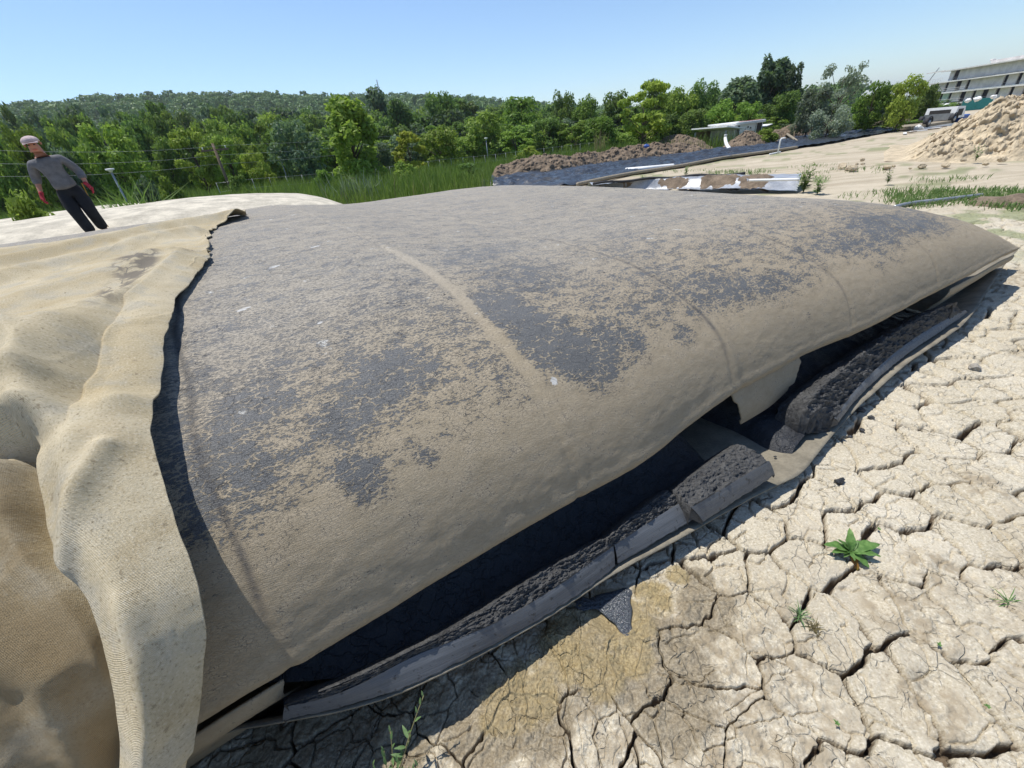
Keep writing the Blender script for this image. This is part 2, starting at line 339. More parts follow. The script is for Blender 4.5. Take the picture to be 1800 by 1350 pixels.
L_DRY=m_leaf('dry straw',(.22,.17,.09),(.42,.35,.20))
# ---------------- frame of the tube ----------------
AN=math.radians(32); ax=np.array([math.cos(AN),math.sin(AN)]); bx=np.array([-ax[1],ax[0]]); O2=np.array([.2,1.2])
def W(a,b,z):
    a,b,z=np.broadcast_arrays(a,b,z); return np.stack([O2[0]+a*ax[0]+b*bx[0],O2[1]+a*ax[1]+b*bx[1],z],-1)
def ab(P): P=np.asarray(P)[...,:2]-O2; return P@ax,P@bx
# ---------------- ground ----------------
E_PX=[(300,1352,.20),(370,1290,.26),(500,1268,.275),(605,1249,.25),(721,1214,.215),(854,1146,.18),(961,1088,.15),(1059,1021,.12),(1090,1002,.11),(1222,932,.10),(1300,885,.09),(1370,850,.08),(1410,833,.07),(1442,790,.06),(1474,753,.07),(1506,717,.09),(1542,685,.1),(1597,636,.1),(1657,597,.11),(1704,563,.12),(1740,505,.13),(1768,462,.18),(1790,438,.22)]
E3=np.array([G(x,y,z) for x,y,z in E_PX])
yard=np.array([T(*q)[:2] for q in [(864,316),(980,305),(1125,283),(1247,269),(1366,253),(1464,236),(1590,216)]])
def make_ground():
    th=np.concatenate([np.radians(np.linspace(-76,94,1450)),np.radians(np.linspace(94,284,90)[1:-1])])
    r=np.concatenate([.22*np.exp(np.linspace(0,math.log(13/.22),1080)),13*np.exp(np.linspace(0,math.log(5000/13),170))[1:]])
    rr,tt=np.meshgrid(r,th,indexing='ij'); x=rr*np.sin(tt);y=rr*np.cos(tt); z=zt(x,y)
    A,B=ab(np.stack([x,y],-1))
    m=(rr<13.5)&(B<1.2)|(rr<13.5)&(A>4.5)
    X=x[m];Y=y[m]; near=1-ss(8,13,rr[m])
    wx=X+.10*fbm(X*2.3,Y*2.3,11,3)+.016*fbm(X*18,Y*18,12,3); wy=Y+.10*fbm(X*2.3+9,Y*2.3,13,3)+.016*fbm(X*18,Y*18+5,14,3)
    s1=1/.235; e,cid,eid,mx,my=vor(wx*s1,wy*s1,3); e=e/s1
    crumb=ss(.55,.85,.5+.6*fbm(X*.9+2.2,Y*.9-.7,40,2)); 
    for (px,py,rd) in ((1600,1080,.22),(1640,1240,.16),(1720,850,.15),(1650,1000,.15)):
        c=G(px,py); crumb=np.maximum(crumb,1-ss(rd*.5,rd,np.hypot(X-c[0],Y-c[1])))
    damp0=np.zeros_like(X)
    wv=(.006+.019*vn(wx*1.7,wy*1.7,21)+.008*vn(wx*9,wy*9,22))*(.40+.9*eid)*(1-.75*crumb)
    wv=wv*(.38+.50*vn(wx*.8+3,wy*.8,24)); z1=-.07*(1-ss(wv*.62,wv*.98+.0025,e)); dome=-.003*np.exp(-e/.004)
    tilt=(cid-.5)*.009+((wx*s1-mx)*(hsh(mx*77,my*31,5)-.5)+(wy*s1-my)*(hsh(mx*51,my*97,6)-.5))*.016
    s2=1/.125; e2,c2,i2,_,_=vor(wx*s2+.07*cid,wy*s2,9); e2=e2/s2; w2=(.0015+.0045*vn(wx*5,wy*5,33))*(i2>.25)*(1-.5*crumb)
    z2=-.02*(1-ss(w2*.5,w2+.0018,e2))*(w2>0)
    s3=1/.05; e3,c3,i3,_,_=vor(wx*s3,wy*s3,19); e3=e3/s3; z3=-.006*(1-ss(.0008,.003,e3))*(i3>.45)*ss(.35,.6,vn(X*3,Y*3,44))
    lum=crumb*(.022*fbm(X*9,Y*9,50,5,.6)+.012*np.abs(fbm(X*24,Y*24,51,3)))
    zz=(z1+z2+z3)*(1-.35*crumb)+dome+tilt*(1-crumb)+lum+.010*fbm(X*2.2,Y*2.2,60,3)+.0022*fbm(X*34,Y*34,61,4,.65)
    # damp yellow silt beside the breach is smooth
    yel=np.zeros_like(X);dmp=np.zeros_like(X)
    for px,py,rx in ((930,1215,.16),(1010,1140,.20),(1085,1095,.20),(1150,1050,.12),(880,1250,.12),(1110,1150,.12),(1050,1180,.14),(1190,1010,.07)):
        c=G(px,py); yel=np.maximum(yel,1-ss(rx*.5,rx*1.05,np.hypot(X-c[0],Y-c[1])))
    for px,py,rx in ((1160,1170,.26),(1240,1070,.15),(850,1270,.20),(950,1260,.16),(1170,1230,.2),(700,1260,.22),(1230,1020,.08),(560,1310,.35),(1050,1130,.3)):
        c=G(px,py); dmp=np.maximum(dmp,1-ss(rx*.45,rx*1.1,np.hypot(X-c[0],Y-c[1])))
    zz=zz*(1-.0*yel)-z1*.75*yel*ss(.3,.7,yel+.3*fbm(X*9,Y*9,77,2))-z2*yel-tilt*yel*.8
    # footprints / hollows
    for px,py,rd,dp in ((1550,900,.05,.0),(1500,1040,.07,.018),(1560,1060,.08,-.012),(1640,1190,.06,.02),(1700,1010,.07,.016)):
        c=G(px,py); zz-=dp*np.exp(-((X-c[0])**2+(Y-c[1])**2)/rd**2)
    sc=G(1075,1068); sd_=np.hypot(X-sc[0],Y-sc[1]); zz=zz*ss(.07,.14,sd_)-.012*ss(.12,.06,sd_)
    z[m]+=zz*near
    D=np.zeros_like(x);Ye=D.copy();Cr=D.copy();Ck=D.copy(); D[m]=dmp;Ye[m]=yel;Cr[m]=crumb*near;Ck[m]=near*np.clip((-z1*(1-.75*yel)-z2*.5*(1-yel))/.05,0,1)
    z+= np.where(rr>9,.05*fbm(x*.5,y*.5,70,4),0)*ss(9,14,rr)
    yy=np.interp(x,yard[:,0],yard[:,1],left=None); 
    left=(x<yard[0,0])
    yl=yard[0,1]+ (x-yard[0,0])*.10
    gr=ss(-.6,.8,np.where(left,y-np.minimum(yl,17+.1*x),y-yy)+.8*fbm(x*.4,y*.4,71,3)-1.2)
    gr=np.where(x>yard[-1,0],ss(2,6,y-(yard[-1,1]+(x-yard[-1,0])*.8)),gr)
    gr[(rr<8)]=0
    gr=np.where((tt>math.radians(94)),0,gr)
    weeds=ss(.60,.72,vn(x*.8,y*.8,72)*.6+.4*vn(x*3,y*3,73))*.55*ss(6,9,rr)*(rr<40); gr=np.maximum(gr,weeds)
    trk=ss(8,14,rr)
    # dry wheel tracks
    z-= .03*ss(10,14,rr)*(rr<60)*np.abs(np.sin((x*.35-y*.5)*1.6+1.5*fbm(x*.2,y*.2,74,2)))*(1-np.minimum(1,gr))
    V=np.stack([x,y,z],-1).reshape(-1,3); nr,nth=x.shape
    Fc=gridf(nr,nth,True)
    V=np.vstack([V,[[0,0,0.]]]); ci=len(V)-1
    k=np.arange(nth); cap=np.stack([np.full(nth,ci),k,(k+1)%nth,(k+1)%nth],-1)
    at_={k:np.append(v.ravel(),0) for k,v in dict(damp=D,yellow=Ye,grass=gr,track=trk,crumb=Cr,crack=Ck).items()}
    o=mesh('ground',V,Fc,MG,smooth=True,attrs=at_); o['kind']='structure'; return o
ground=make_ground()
# ---------------- tube profile ----------------
def cr(P,n):
    P=np.vstack([2*P[0]-P[1],P,2*P[-1]-P[-2]]);out=[]
    for i in range(1,len(P)-2):
        t=np.linspace(0,1,n,endpoint=False)[:,None]; p0,p1,p2,p3=P[i-1:i+3]
        out.append(.5*((2*p1)+(p2-p0)*t+(2*p0-5*p1+4*p2-p3)*t**2+(-p0+3*p1-3*p2+p3)*t**3))
    return np.vstack(out+[P[-2][None]])
PB=[(.10,-.09),(.035,-.055),(0,0),(.018,.065),(.043,.135),(.078,.21),(.125,.285),(.195,.362),(.295,.44),(.435,.515),(.62,.585),(1.0,.68),(1.4,.73),(2.2,.785),(3.2,.81),(4.1,.82)]
PB=PB+[(8.2-b,h) for b,h in PB[-2:1:-1]]+[(8.1,-.2),(7.9,-.45)]
PR=cr(np.array(PB),24); SL=np.concatenate([[0],np.cumsum(np.hypot(*np.diff(PR,axis=0).T))])
LA=[-9,-1.31,-1.19,-.93,-.54,-.03,.44,1.09,1.76,3.03,4.4,5.8];LB=[.1,.05,.05,.03,.02,-.01,-.05,.0,-.04,-.2,-.3,-.36]
LZA=[-9,3.5,5,5.5];LZZ=[.47,.47,.43,.39]
_la=np.linspace(-9,5.8,1500);_lb=np.interp(_la,LA,LB);_k=np.hanning(61);_k/=_k.sum();_lb=np.convolve(np.pad(_lb,30,'edge'),_k,'valid');LA,LB=_la,_lb
EA=[-9,0,1.3,3.0,3.9,4.6,5.0,5.25,5.4,5.47,5.5];EE=[1.03,1.,.89,.86,.8,.66,.53,.40,.26,.13,0]
def tube(a,s):
    b=np.interp(s,SL,PR[:,0]);h=np.interp(s,SL,PR[:,1]); k=1-.12*ss(-.2,1.3,a)*ss(.9,2.6,s)
    hp=np.where(h>0,h*k*np.interp(a,EA,EE),h)
    return W(a,b+np.interp(a,LA,LB),np.maximum(np.interp(a,LZA,LZZ)+hp,-.05))
def tnorm(a,s):
    e=.01; P=tube(a,s); u=tube(a+e,s)-P; v=tube(a,s+e)-P; n=np.cross(u,v); return n/np.linalg.norm(n,axis=-1,keepdims=True)
SEAMS=[-1.1,.02,1.17,2.33,3.5]
def make_tube():
    root=empty('geotextile_tube',W(0,0,0),'huge dewatering tube of grey fabric caked in tan mud, slit along its near side','dewatering tube')
    org=np.array(root.location)
    a=np.concatenate([np.linspace(-9,-1.6,90)[:-1],np.linspace(-1.6,2.6,900)[:-1],np.linspace(2.6,5.5,440)])
    s=np.concatenate([np.linspace(0,1.6,340)[:-1],np.linspace(1.6,4.9,260)[:-1],np.linspace(4.9,SL[-1],110)])
    A,S=np.meshgrid(a,s,indexing='ij'); P=tube(A,S); N=tnorm(A,S); N=np.nan_to_num(N)
    env=ss(5.5,5.0,A)
    d=.006*fbm(A*2,S*2,80,3)*env+.0018*fbm(A*14,S*22,81,4)
    d+=.010*fbm(A*1.2,S*.7,82,3)*env
    for sm in SEAMS: d+=-.005*np.exp(-((A-sm-.02*fbm(A*0+sm,S*3,83,2))/.018)**2)*env+.002*np.exp(-((A-sm-.045)/.02)**2)*env
    # pinch folds by the lip
    for c,wd,am in ((1.26,.04,-.013),(1.62,.05,.006),(2.9,.06,-.006)): d+=am*np.exp(-((A-c)/wd)**2)*np.exp(-(S/.25)**2)
    P=P+N*d[...,None]
    lipn=(.002*fbm(A*9,A*0,84,4)+.002*fbm(A*40,A*0,85,3)+.006*fbm(A*2.2,A*0,86,2))*np.exp(-(S/.05)**2); P[...,2]+=lipn
    # ---- mud cover fields ----
    nz=fbm(A*1.1,S*1.1,90,3)
    low=1-ss(.30,.70,S+.10*nz-.07*ss(-1.2,.5,A))
    tan=.55+.03*nz+1.0*low+.07*ss(.8,1.8,S)
    def bl(a0,s0,ra,rs,am,rot=0,nf=6,nm=.35):
        nonlocal tan
        ca,sa=math.cos(rot),math.sin(rot);x=(A-a0)*ca+(S-s0)*sa;y=-(A-a0)*sa+(S-s0)*ca
        q=np.sqrt((x/ra)**2+(y/rs)**2)+nm*fbm(A*nf,S*nf,int(91+a0*7+s0*13),3); tan=tan+am*.72*(1-ss(.35,1.25,q))
    for b_ in ((-.70,.56,.10,.13,-1.15,.5,7,.6),(-.46,.93,.20,.17,-.85),(.16,1.08,.15,.26,-1.0),(.24,.80,.16,.22,-.85),(.93,.56,.10,.09,-1.0),(.48,.66,.22,.18,-.65),(1.95,.37,.04,.05,-1.2,0,14,.5),
               (-.48,.55,.045,.05,-.95,.6,14,.6),(-.90,1.04,.15,.14,-.5),(.30,.60,.14,.14,-.8),(.50,1.4,.28,.24,-.45),(1.85,.62,.38,.15,-.6),(3.4,.75,.9,.35,-.55),(.45,1.85,.3,.3,-.35),(-.67,.80,.12,.1,-.5),(-1.05,.70,.16,.35,-.55),
               (1.3,.8,.5,.2,-.35),(2.6,1.4,.8,.4,.1),(-.5,.66,.2,.05,.45),(.1,.5,.10,.2,.5),(1.1,.75,.10,.06,.4),(2.8,.45,.5,.12,-.4),(-.2,1.6,.25,.25,-.2),(4.2,.6,.5,.2,-.3)): bl(*b_)
    for sm,wd,am in ((.04,.028,1.1),): tan+=am*np.exp(-((A-sm-.02*fbm(A*0,S*3,83,2))/wd)**2)*ss(2.6,1.6,S)
    gy=ss(.8,1.8,S+.3*nz+.25*ss(0,-.9,A)*ss(.4,.9,S))
    mark=np.zeros_like(A)
    for sm,k in ((-1.09,.9),(1.17,.8),(2.33,.55),(3.5,.3),(.55,.0)): mark=np.maximum(mark,k*np.exp(-((A-sm+.01*np.sin(S*9))/.013)**2)*ss(.22,.4,S)*ss(3,1.2,S)*(.5+.5*fbm(A*5,S*9,99,3)+.3))
    pale=np.zeros_like(A)
    for a0,s0,ra,rs in ((.11,.63,.020,.022),(-.83,1.72,.035,.014),(-.6,2.3,.04,.02),(-.3,2.6,.04,.02),(-.58,1.38,.015,.010)):
        pale=np.maximum(pale,np.exp(-(((A-a0)/ra)**2+((S-s0-.3*(A-a0))/rs)**2)*(1+.5*fbm(A*20,S*20,400,2))))
    UV=np.stack([A,S],-1)
    top=mesh('upper_fabric',(P-org).reshape(-1,3),gridf(len(a),len(s)),MT,root,uv=UV.reshape(-1,2),attrs=dict(tan=tan,greyish=gy,mark=mark,pale=pale))
    so=top.modifiers.new('thick','SOLIDIFY'); so.thickness=.006; so.offset=-1
    # lower side of the tube, still whole at both ends
    def lower(a0,a1,jag):
        a=np.linspace(a0,a1,160); t=np.linspace(0,1,40); A,Tt=np.meshgrid(a,t,indexing='ij')
        j=.03*fbm(Tt*5,A*0+a0,100,3)
        if jag>0: A=A+np.where(A>a1-.2,(j*1.6)*(A-a1+.2)/.2,0)
        else: A=A+np.where(A<a0+.2,(j*1.6)*(a0+.2-A)/.2,0)
        lz=np.interp(A,LZA,LZZ)-.075; lb=np.interp(A,LA,LB)+.06
        b=lb+.015*np.sin(Tt*3.1)+.16*Tt**1.6; z=lz-(lz-.03)*np.sin(Tt*math.pi/2)**1.1
        b=b-.05*np.exp(-((Tt-.1)/.2)**2)
        P=W(A,b,z); n=.004*fbm(A*6,Tt*4,101,3); P[...,1]+=n
        o=mesh('lower_side',(P-org).reshape(-1,3),gridf(160,40),MT,root,uv=np.stack([A,Tt*.4],-1).reshape(-1,2),attrs=dict(tan=np.full(A.shape,1.25),greyish=np.zeros(A.shape),mark=np.zeros(A.shape)))
        so=o.modifiers.new('thick','SOLIDIFY'); so.thickness=.006; return o
    lower(-9,-1.16,1); lower(3.85,5.5,-1)
    # torn piece hanging in the slit
    P0=[(1282,692,.43),(1310,660,.46),(1355,633,.47),(1407,617,.465)]; P1=[(1300,745,.20),(1330,728,.20),(1355,712,.20),(1378,690,.22)]
    top_=polyl(smooth_line([G(*q) for q in P0]),60); bot=polyl(smooth_line([G(*q) for q in P1]),60); tt=np.linspace(0,1,40)[None,:,None]
    Q=top_[:,None]*(1-tt)+bot[:,None]*tt; bulge=np.sin(tt*math.pi)*.03; Q[...,:2]-=bulge*bx
    jj=.012*fbm(np.linspace(0,6,40),np.zeros(40),120,4); Q[-12:,:,0]+=jj[None]*np.linspace(0,1,12)[:,None]*1.5; Q[:10,:,0]+=jj[None,::-1]*np.linspace(1,0,10)[:,None]
    uvq=np.stack(np.broadcast_arrays(np.linspace(0,.6,60)[:,None],np.linspace(0,.25,40)[None]),-1)
    o=mesh('torn_flap',(Q-org).reshape(-1,3),gridf(60,40),MT,root,uv=uvq.reshape(-1,2),attrs=dict(tan=np.full((60,40),1.3),greyish=np.zeros((60,40)),mark=np.zeros((60,40))))
    tag(o,'torn piece of tan side fabric hanging in the slit'); so=o.modifiers.new('thick','SOLIDIFY'); so.thickness=.007
    # bottom fabric spread out under the sludge
    n=520; e=polyl(smooth_line(E3,2),n); eA,eB=ab(e)
    inner=W(eA,.75,.03); m=60; t=np.linspace(0,1,m)
    Q=np.zeros((n,m,3))
    for k in range(m):
        u=t[k]; q=e*(1-u)+inner*u; q[:,2]=e[:,2]*(1-ss(0,.22,u))+.035*ss(0,.22,u)+.004*fbm(eA*4,np.full(n,u*6),130,3)
        Q[:,k]=q
    Q[...,2]=np.maximum(Q[...,2],.022)
    Q[:,:3,2]+=(.006*fbm(eA*6,eA*0,131,3))[:,None]
    o=mesh('bottom_fabric',(Q-org).reshape(-1,3),gridf(n,m),M_CLOTHD,root,uv=np.stack(np.broadcast_arrays(eA[:,None],t[None]),-1).reshape(-1,2))
    so=o.modifiers.new('thick','SOLIDIFY'); so.thickness=.006
    # black sludge bulk filling the slit
    n=500;m=110; a=np.linspace(-1.28,4.5,n); A,K=np.meshgrid(a,np.linspace(0,1,m),indexing='ij')
    E3i=e; eBi=np.interp(A,eA,eB)+.10
    gap=np.exp(-((A-1.22-.04*fbm(K*3,A*0,140,2))/.20)**4)
    Bq=eBi+K*(.95-eBi)
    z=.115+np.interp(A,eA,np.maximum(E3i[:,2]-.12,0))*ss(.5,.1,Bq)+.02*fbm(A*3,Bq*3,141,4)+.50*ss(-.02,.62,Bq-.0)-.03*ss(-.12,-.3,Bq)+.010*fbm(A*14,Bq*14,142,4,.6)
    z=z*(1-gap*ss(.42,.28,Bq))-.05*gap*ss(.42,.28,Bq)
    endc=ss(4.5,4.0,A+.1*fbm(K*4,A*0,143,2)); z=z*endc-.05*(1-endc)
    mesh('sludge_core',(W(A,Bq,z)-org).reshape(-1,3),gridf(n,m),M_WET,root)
    return root
tube_root=make_tube()
# ---------------- sludge slabs along the breach ----------------
def slab(name,L,Mi,Tp,label,n=260,z=(.125,.20,.245),rough_amp=.019,group=None,inner=.09,end_round=0):
    zz=lambda q,k:z[k]+(q[2] if len(q)>2 else 0); nL=polyl(smooth_line([G(q[0],q[1],zz(q,0)) for q in L],2),n); nM=polyl(smooth_line([G(q[0],q[1],zz(q,1)) for q in Mi],2),n); nT=polyl(smooth_line([G(q[0],q[1],zz(q,2)) for q in Tp],2),n)
    root=empty(name,nL[n//2]*np.array([1,1,0])+np.array([0,0,.03]),label,'sludge slab',group); org=np.array(root.location)
    m1=26;rows=[]
    for k in range(m1):
        t=k/(m1-1); q=nL*(1-t)+nM*t; q=q+np.array([0,0,.004])*math.sin(t*math.pi); q[:,:2]-=bx*.002*math.sin(t*math.pi); rows.append(q)
    face=np.stack(rows,1); ln=np.linspace(0,1,n)*np.linalg.norm(nL[-1]-nL[0])
    face[...,2]+=.0025*fbm(ln[:,None]*6,np.linspace(0,3,m1)[None]+ln[:,None]*0,150,4)
    edge=.004*fbm(ln*30,ln*0,151,3); face[:,0]+=edge[:,None]*np.array([bx[0],bx[1],.5])
    under=face[:,:1]+np.array([bx[0]*.02,bx[1]*.02,-.022]); under2=face[:,:1]+np.array([bx[0]*.10,bx[1]*.10,-.05])
    F_=np.concatenate([under2,under,face],1)
    o=mesh('pressed_face',(F_-org).reshape(-1,3),gridf(n,m1+2),M_BAND,root,uv=np.stack(np.broadcast_arrays(ln[:,None],np.linspace(0,.12,m1+2)[None]),-1).reshape(-1,2))
    m2=70;rows=[]
    wv=np.linalg.norm(nT-nM,axis=1)
    for k in range(m2):
        t=k/(m2-1)
        if t<.6:
            u=t/.6; q=nM*(1-u)+nT*u; q=q.copy(); q[:,2]+=.004*math.sin(u*math.pi)-.002*(k==0)
        else:
            u=(t-.6)/.4; q=nT.copy(); q[:,:2]+=bx*inner*u; q[:,2]-= .11*u**1.3
        rows.append(q)
    rg=np.stack(rows,1); K=np.linspace(0,.25,m2)[None]+ln[:,None]*0; LL=ln[:,None]+K*0
    nz=rough_amp*(fbm(LL*16,K*16,152,5,.62)+.8*np.abs(fbm(LL*38,K*38,153,3,.6))-.2); amp=np.minimum(1,wv/.06)[:,None]*.75+.25
    env=np.ones((n,m2)); env[:,0]=.1; env[:,1]=.6
    rg[...,2]+=nz*amp*env; rg[...,:2]+=(nz*amp*env*.6)[...,None]*(-bx)
    rg[:,1:6,:2]-= (.006*fbm(LL*25,K*3,154,3)[:,1:6]*env[:,1:6])[...,None]*bx
    if end_round:
        for e_,sg in ((0,1),(n-1,-1)):
            for k in range(end_round):
                i=e_+sg*k; u=1-k/end_round; d=.16*(1-math.sqrt(max(0,1-u*u)))
                rg[i,:,2]-=d; face[i,:,2]-=0
    # end walls
    ends=[]
    cap0=rg[:1].copy();cap0[...,2]=nL[0,2]-.03; cap1=rg[-1:].copy();cap1[...,2]=nL[-1,2]-.03
    mid0=(rg[:1]*.55+cap0*.45); mid1=(rg[-1:]*.55+cap1*.45)
    rg=np.concatenate([cap0,mid0,rg,mid1,cap1],0)
    mesh('crumbled_top',(rg-org).reshape(-1,3),gridf(n+4,m2),M_ROUGH,root)
    for i in (0,-1):
        c=MB()
        P=[nL[i]+[0,0,-.02],nL[i],(nL[i]+nM[i])/2+[0,0,.003],nM[i],nM[i]+[0,0,-.07]]
        P=[np.array(p)-org for p in P]; c.add(P,[(0,1,2,3,4)])
        c.build('broken_end',M_ROUGH,root)
    return root
slab('sludge_slab',[(497,1266,.165),(605,1243,.14),(721,1208,.10),(854,1140,.065),(961,1082,.035),(1059,1016),(1081,995)],
 [(500,1243,.14),(580,1225,.13),(640,1200,.12),(730,1151,.09),(819,1118,.07),(890,1086,.05),(988,1026,.02),(1060,972),(1078,960)],
 [(500,1238,.12),(600,1202,.11),(650,1178,.10),(712,1149,.08),(792,1108,.06),(885,1050,.04),(988,985,.015),(1040,958),(1062,948)],
 'longest dark grey sludge slab, curved along the near edge of the slit tube',420,group='sludge slabs along the slit')
slab('sludge_slab',[(1086,991),(1150,955),(1222,911)],[(1080,958),(1140,918),(1198,882)],[(1064,950),(1115,905),(1173,862)],
 'short sludge slab in the middle, wedged between the longest slab and the tilted one',160,group='sludge slabs along the slit')
slab('sludge_slab',[(1236,917),(1300,876),(1362,835)],[(1215,892),(1285,850),(1352,810)],[(1185,862),(1240,820),(1300,780)],
 'sludge slab broken off and tilted, right beside the bare tan fabric',180,(.14,.235,.26),.02,group='sludge slabs along the slit')
slab('sludge_bank',[(1474,742),(1502,705),(1537,670),(1593,622),(1657,580),(1701,551)],[(1466,735),(1494,696),(1527,660),(1582,611),(1645,570),(1696,545)],
 [(1418,712),(1436,688),(1463,665),(1492,641),(1538,607),(1610,562),(1650,541),(1680,532)],
 'long ridge of rough black sludge at the far right part of the slit',360,(.12,.17,.30),.045,inner=.14,end_round=14)
# ---------------- tarp ----------------
def make_tarp():
    root=empty('folded_geotextile',W(-1.6,.2,0),'tan woven sheet draped in heavy folds over the left end of the tube','fabric sheet')
    org=np.array(root.location)
    ES=[-.6,-.25,0,.11,.28,.39,.52,.62,.72,.91,1.11,1.46,1.91,2.31,2.73,2.95,3.43,4.3,4.55,4.7,5.6]
    EA_=[-1.66,-1.57,-1.45,-1.355,-1.22,-1.165,-1.13,-1.15,-1.17,-1.165,-1.15,-1.11,-1.07,-.98,-.885,-.90,-.90,-.80,-.6,-.48,-.45]
    s=np.concatenate([np.linspace(-.62,2.0,420)[:-1],np.linspace(2.0,5.4,330)]); t=np.concatenate([np.linspace(0,.7,330)[:-1],.7+np.linspace(0,1,200)**1.3*6.5])
    S,Tt=np.meshgrid(s,t,indexing='ij'); _s=np.linspace(-.7,5.7,640);_e=np.interp(_s,ES,EA_);_h=np.hanning(25);_h/=_h.sum();_e=np.convolve(np.pad(_e,12,'edge'),_h,'valid'); A=np.interp(S,_s,_e)-Tt
    A=A+.010*fbm(S*7,S*0,200,3)*np.exp(-Tt/.05)+.02*fbm(S*2.5,S*0,203,2)*np.exp(-Tt/.1)+np.where((S>2.6),.035*np.abs(fbm(S*7,S*0,201,2))*np.exp(-Tt/.06),0)
    Sp=np.maximum(S,.16); P=tube(A,Sp); N=np.nan_to_num(tnorm(A,Sp))
    dn=np.minimum(S-.16,0)   # below the lip: hang down
    P[...,2]+=dn*.78; P[...,:2]+= (dn*.30)[...,None]*bx
    d=.016+.012*ss(0,.1,Tt)
    # rolled hem near the tube
    hem=ss(.75,1.2,S)*ss(3.0,2.6,S)
    d=d+hem*.036*np.sqrt(np.clip(1-((Tt-.075)/.085)**2,0,1))+hem*.03*np.exp(-((Tt-.2)/.1)**2)
    # hanging fold
    cw=np.interp(S,[-.6,.14,.46,.81,1.07,1.3],[.09,.15,.20,.245,.275,.32]); u=Tt/cw
    low=ss(1.16,.9,S)
    colr=np.interp(S,[-.6,0,.3,.7,1.1],[.27,.23,.19,.15,.13])*low
    d=d+colr*(1-ss(.93,1.05,u))*(.72+.28*np.sin(np.clip(u,0,1)*math.pi)) 
    d=d+.03*low*np.exp(-((u-.62)/.18)**2)
    # bulge of the main sheet that ends in a step on the far left
    stp=ss(.97,1.07,S+.05*fbm(Tt*3,Tt*0,205,2)); d=d+.17*stp*ss(.12,.30,Tt)*ss(2.4,1.15,S)+.03*stp*ss(2.4,1.3,S)
    d=d+.13*ss(.15,.95,S)*ss(1.05,.95,S)*ss(1.0,1.25,u)*ss(-.1,.2,S)
    # lower left folds
    def ridge(pts,wd,am):
        nonlocal d
        pts=np.array(pts); 
        best=np.full(S.shape,9.)
        for (a0,s0),(a1,s1) in zip(pts[:-1],pts[1:]):
            vx,vy=a1-a0,s1-s0;L=vx*vx+vy*vy;q=np.clip(((A-a0)*vx+(S-s0)*vy)/L,0,1); best=np.minimum(best,np.hypot(A-a0-q*vx,S-s0-q*vy))
        d=d+am*np.exp(-(best/wd)**2)
    ridge([(-1.9,.95),(-1.6,.72),(-1.48,.45),(-1.5,.1)],.05,.05); ridge([(-1.9,.5),(-1.68,.32),(-1.6,-.2)],.06,.06); ridge([(-2.1,.75),(-1.8,.6)],.04,.03)
    ridge([(-1.36,.62),(-1.24,.86)],.028,.035); ridge([(-1.5,1.22),(-1.33,1.2),(-1.22,1.05)],.05,.03)
    ridge([(-1.35,.2),(-1.38,.7)],.05,.015); ridge([(-1.27,.5),(-1.30,-.3)],.035,.02)
    # broad folds over the top
    ridge([(-3.2,3.1),(-2.1,3.9),(-1.4,4.35),(-.6,4.62)],.10,.07); ridge([(-3.2,3.9),(-2.0,4.5),(-1.3,4.8),(-.6,4.85)],.13,.05)
    ridge([(-2.6,2.5),(-1.7,3.35),(-.95,3.9)],.10,.06); ridge([(-2.3,1.9),(-1.6,2.5),(-1.1,2.9)],.14,.045); ridge([(-4.5,4.4),(-2.5,5.0),(-1.2,5.2)],.14,.02)
    ridge([(-1.25,2.6),(-1.1,3.2)],.05,.03); ridge([(-1.02,2.75),(-1.25,1.9)],.05,.03); ridge([(-1.62,1.9),(-1.42,1.35),(-1.36,1.0)],.035,.03); ridge([(-2.6,1.6),(-1.9,1.35),(-1.55,1.15)],.05,.05); ridge([(-1.7,1.5),(-1.35,1.5)],.1,.03)
    d=d+.045*fbm(A*1.1,S*1.0,210,3)*ss(.0,.3,Tt)+.007*fbm(A*3.4+S,S*2.2,211,3)+.004*fbm(A*11,S*13,212,3)+.010*np.clip(.35-np.abs(fbm(A*4.5-S*2,S*3+A,213,3))*4,0,1)*ss(-.2,.3,fbm(A*1.3,S*1.3,214,2))
    far=ss(3.6,4.6,Tt)*0
    # edge curls at the far top hem
    d=d+np.where(S>2.9,.05*np.abs(fbm(S*3.5,S*0,215,2))*np.exp(-Tt/.05),0)
    d=np.maximum(d,.012)
    P=P+N*d[...,None]; P[...,2]=np.maximum(P[...,2],.03)
    grime=np.zeros_like(S)

    for a0,s0,ra,rs,k in ((-1.24,2.7,.11,.38,1.),(-1.30,2.15,.09,.35,.9),(-1.3,3.2,.12,.2,.8),(-1.0,2.9,.08,.25,.5),(-1.5,1.6,.4,.3,.25),(-1.35,.5,.1,.4,.25)): grime=np.maximum(grime,k*np.exp(-((A-a0)/ra)**2-((S-s0)/rs)**2))
    o=mesh('draped_sheet',(P-org).reshape(-1,3),gridf(len(s),len(t)),MTP,root,uv=np.stack([A,S],-1).reshape(-1,2),attrs=dict(grime=grime,soil=np.clip(ss(1.0,1.2,u+.1*fbm(A*3,S*3,220,3))*ss(1.05,.9,S)*.85+.35*ss(.0,-.2,S),0,1)))  # brown mask: left of the hanging fold below the step, and along the foot
    so=o.modifiers.new('thick','SOLIDIFY'); so.thickness=.008; so.offset=-1
    return root
make_tarp()
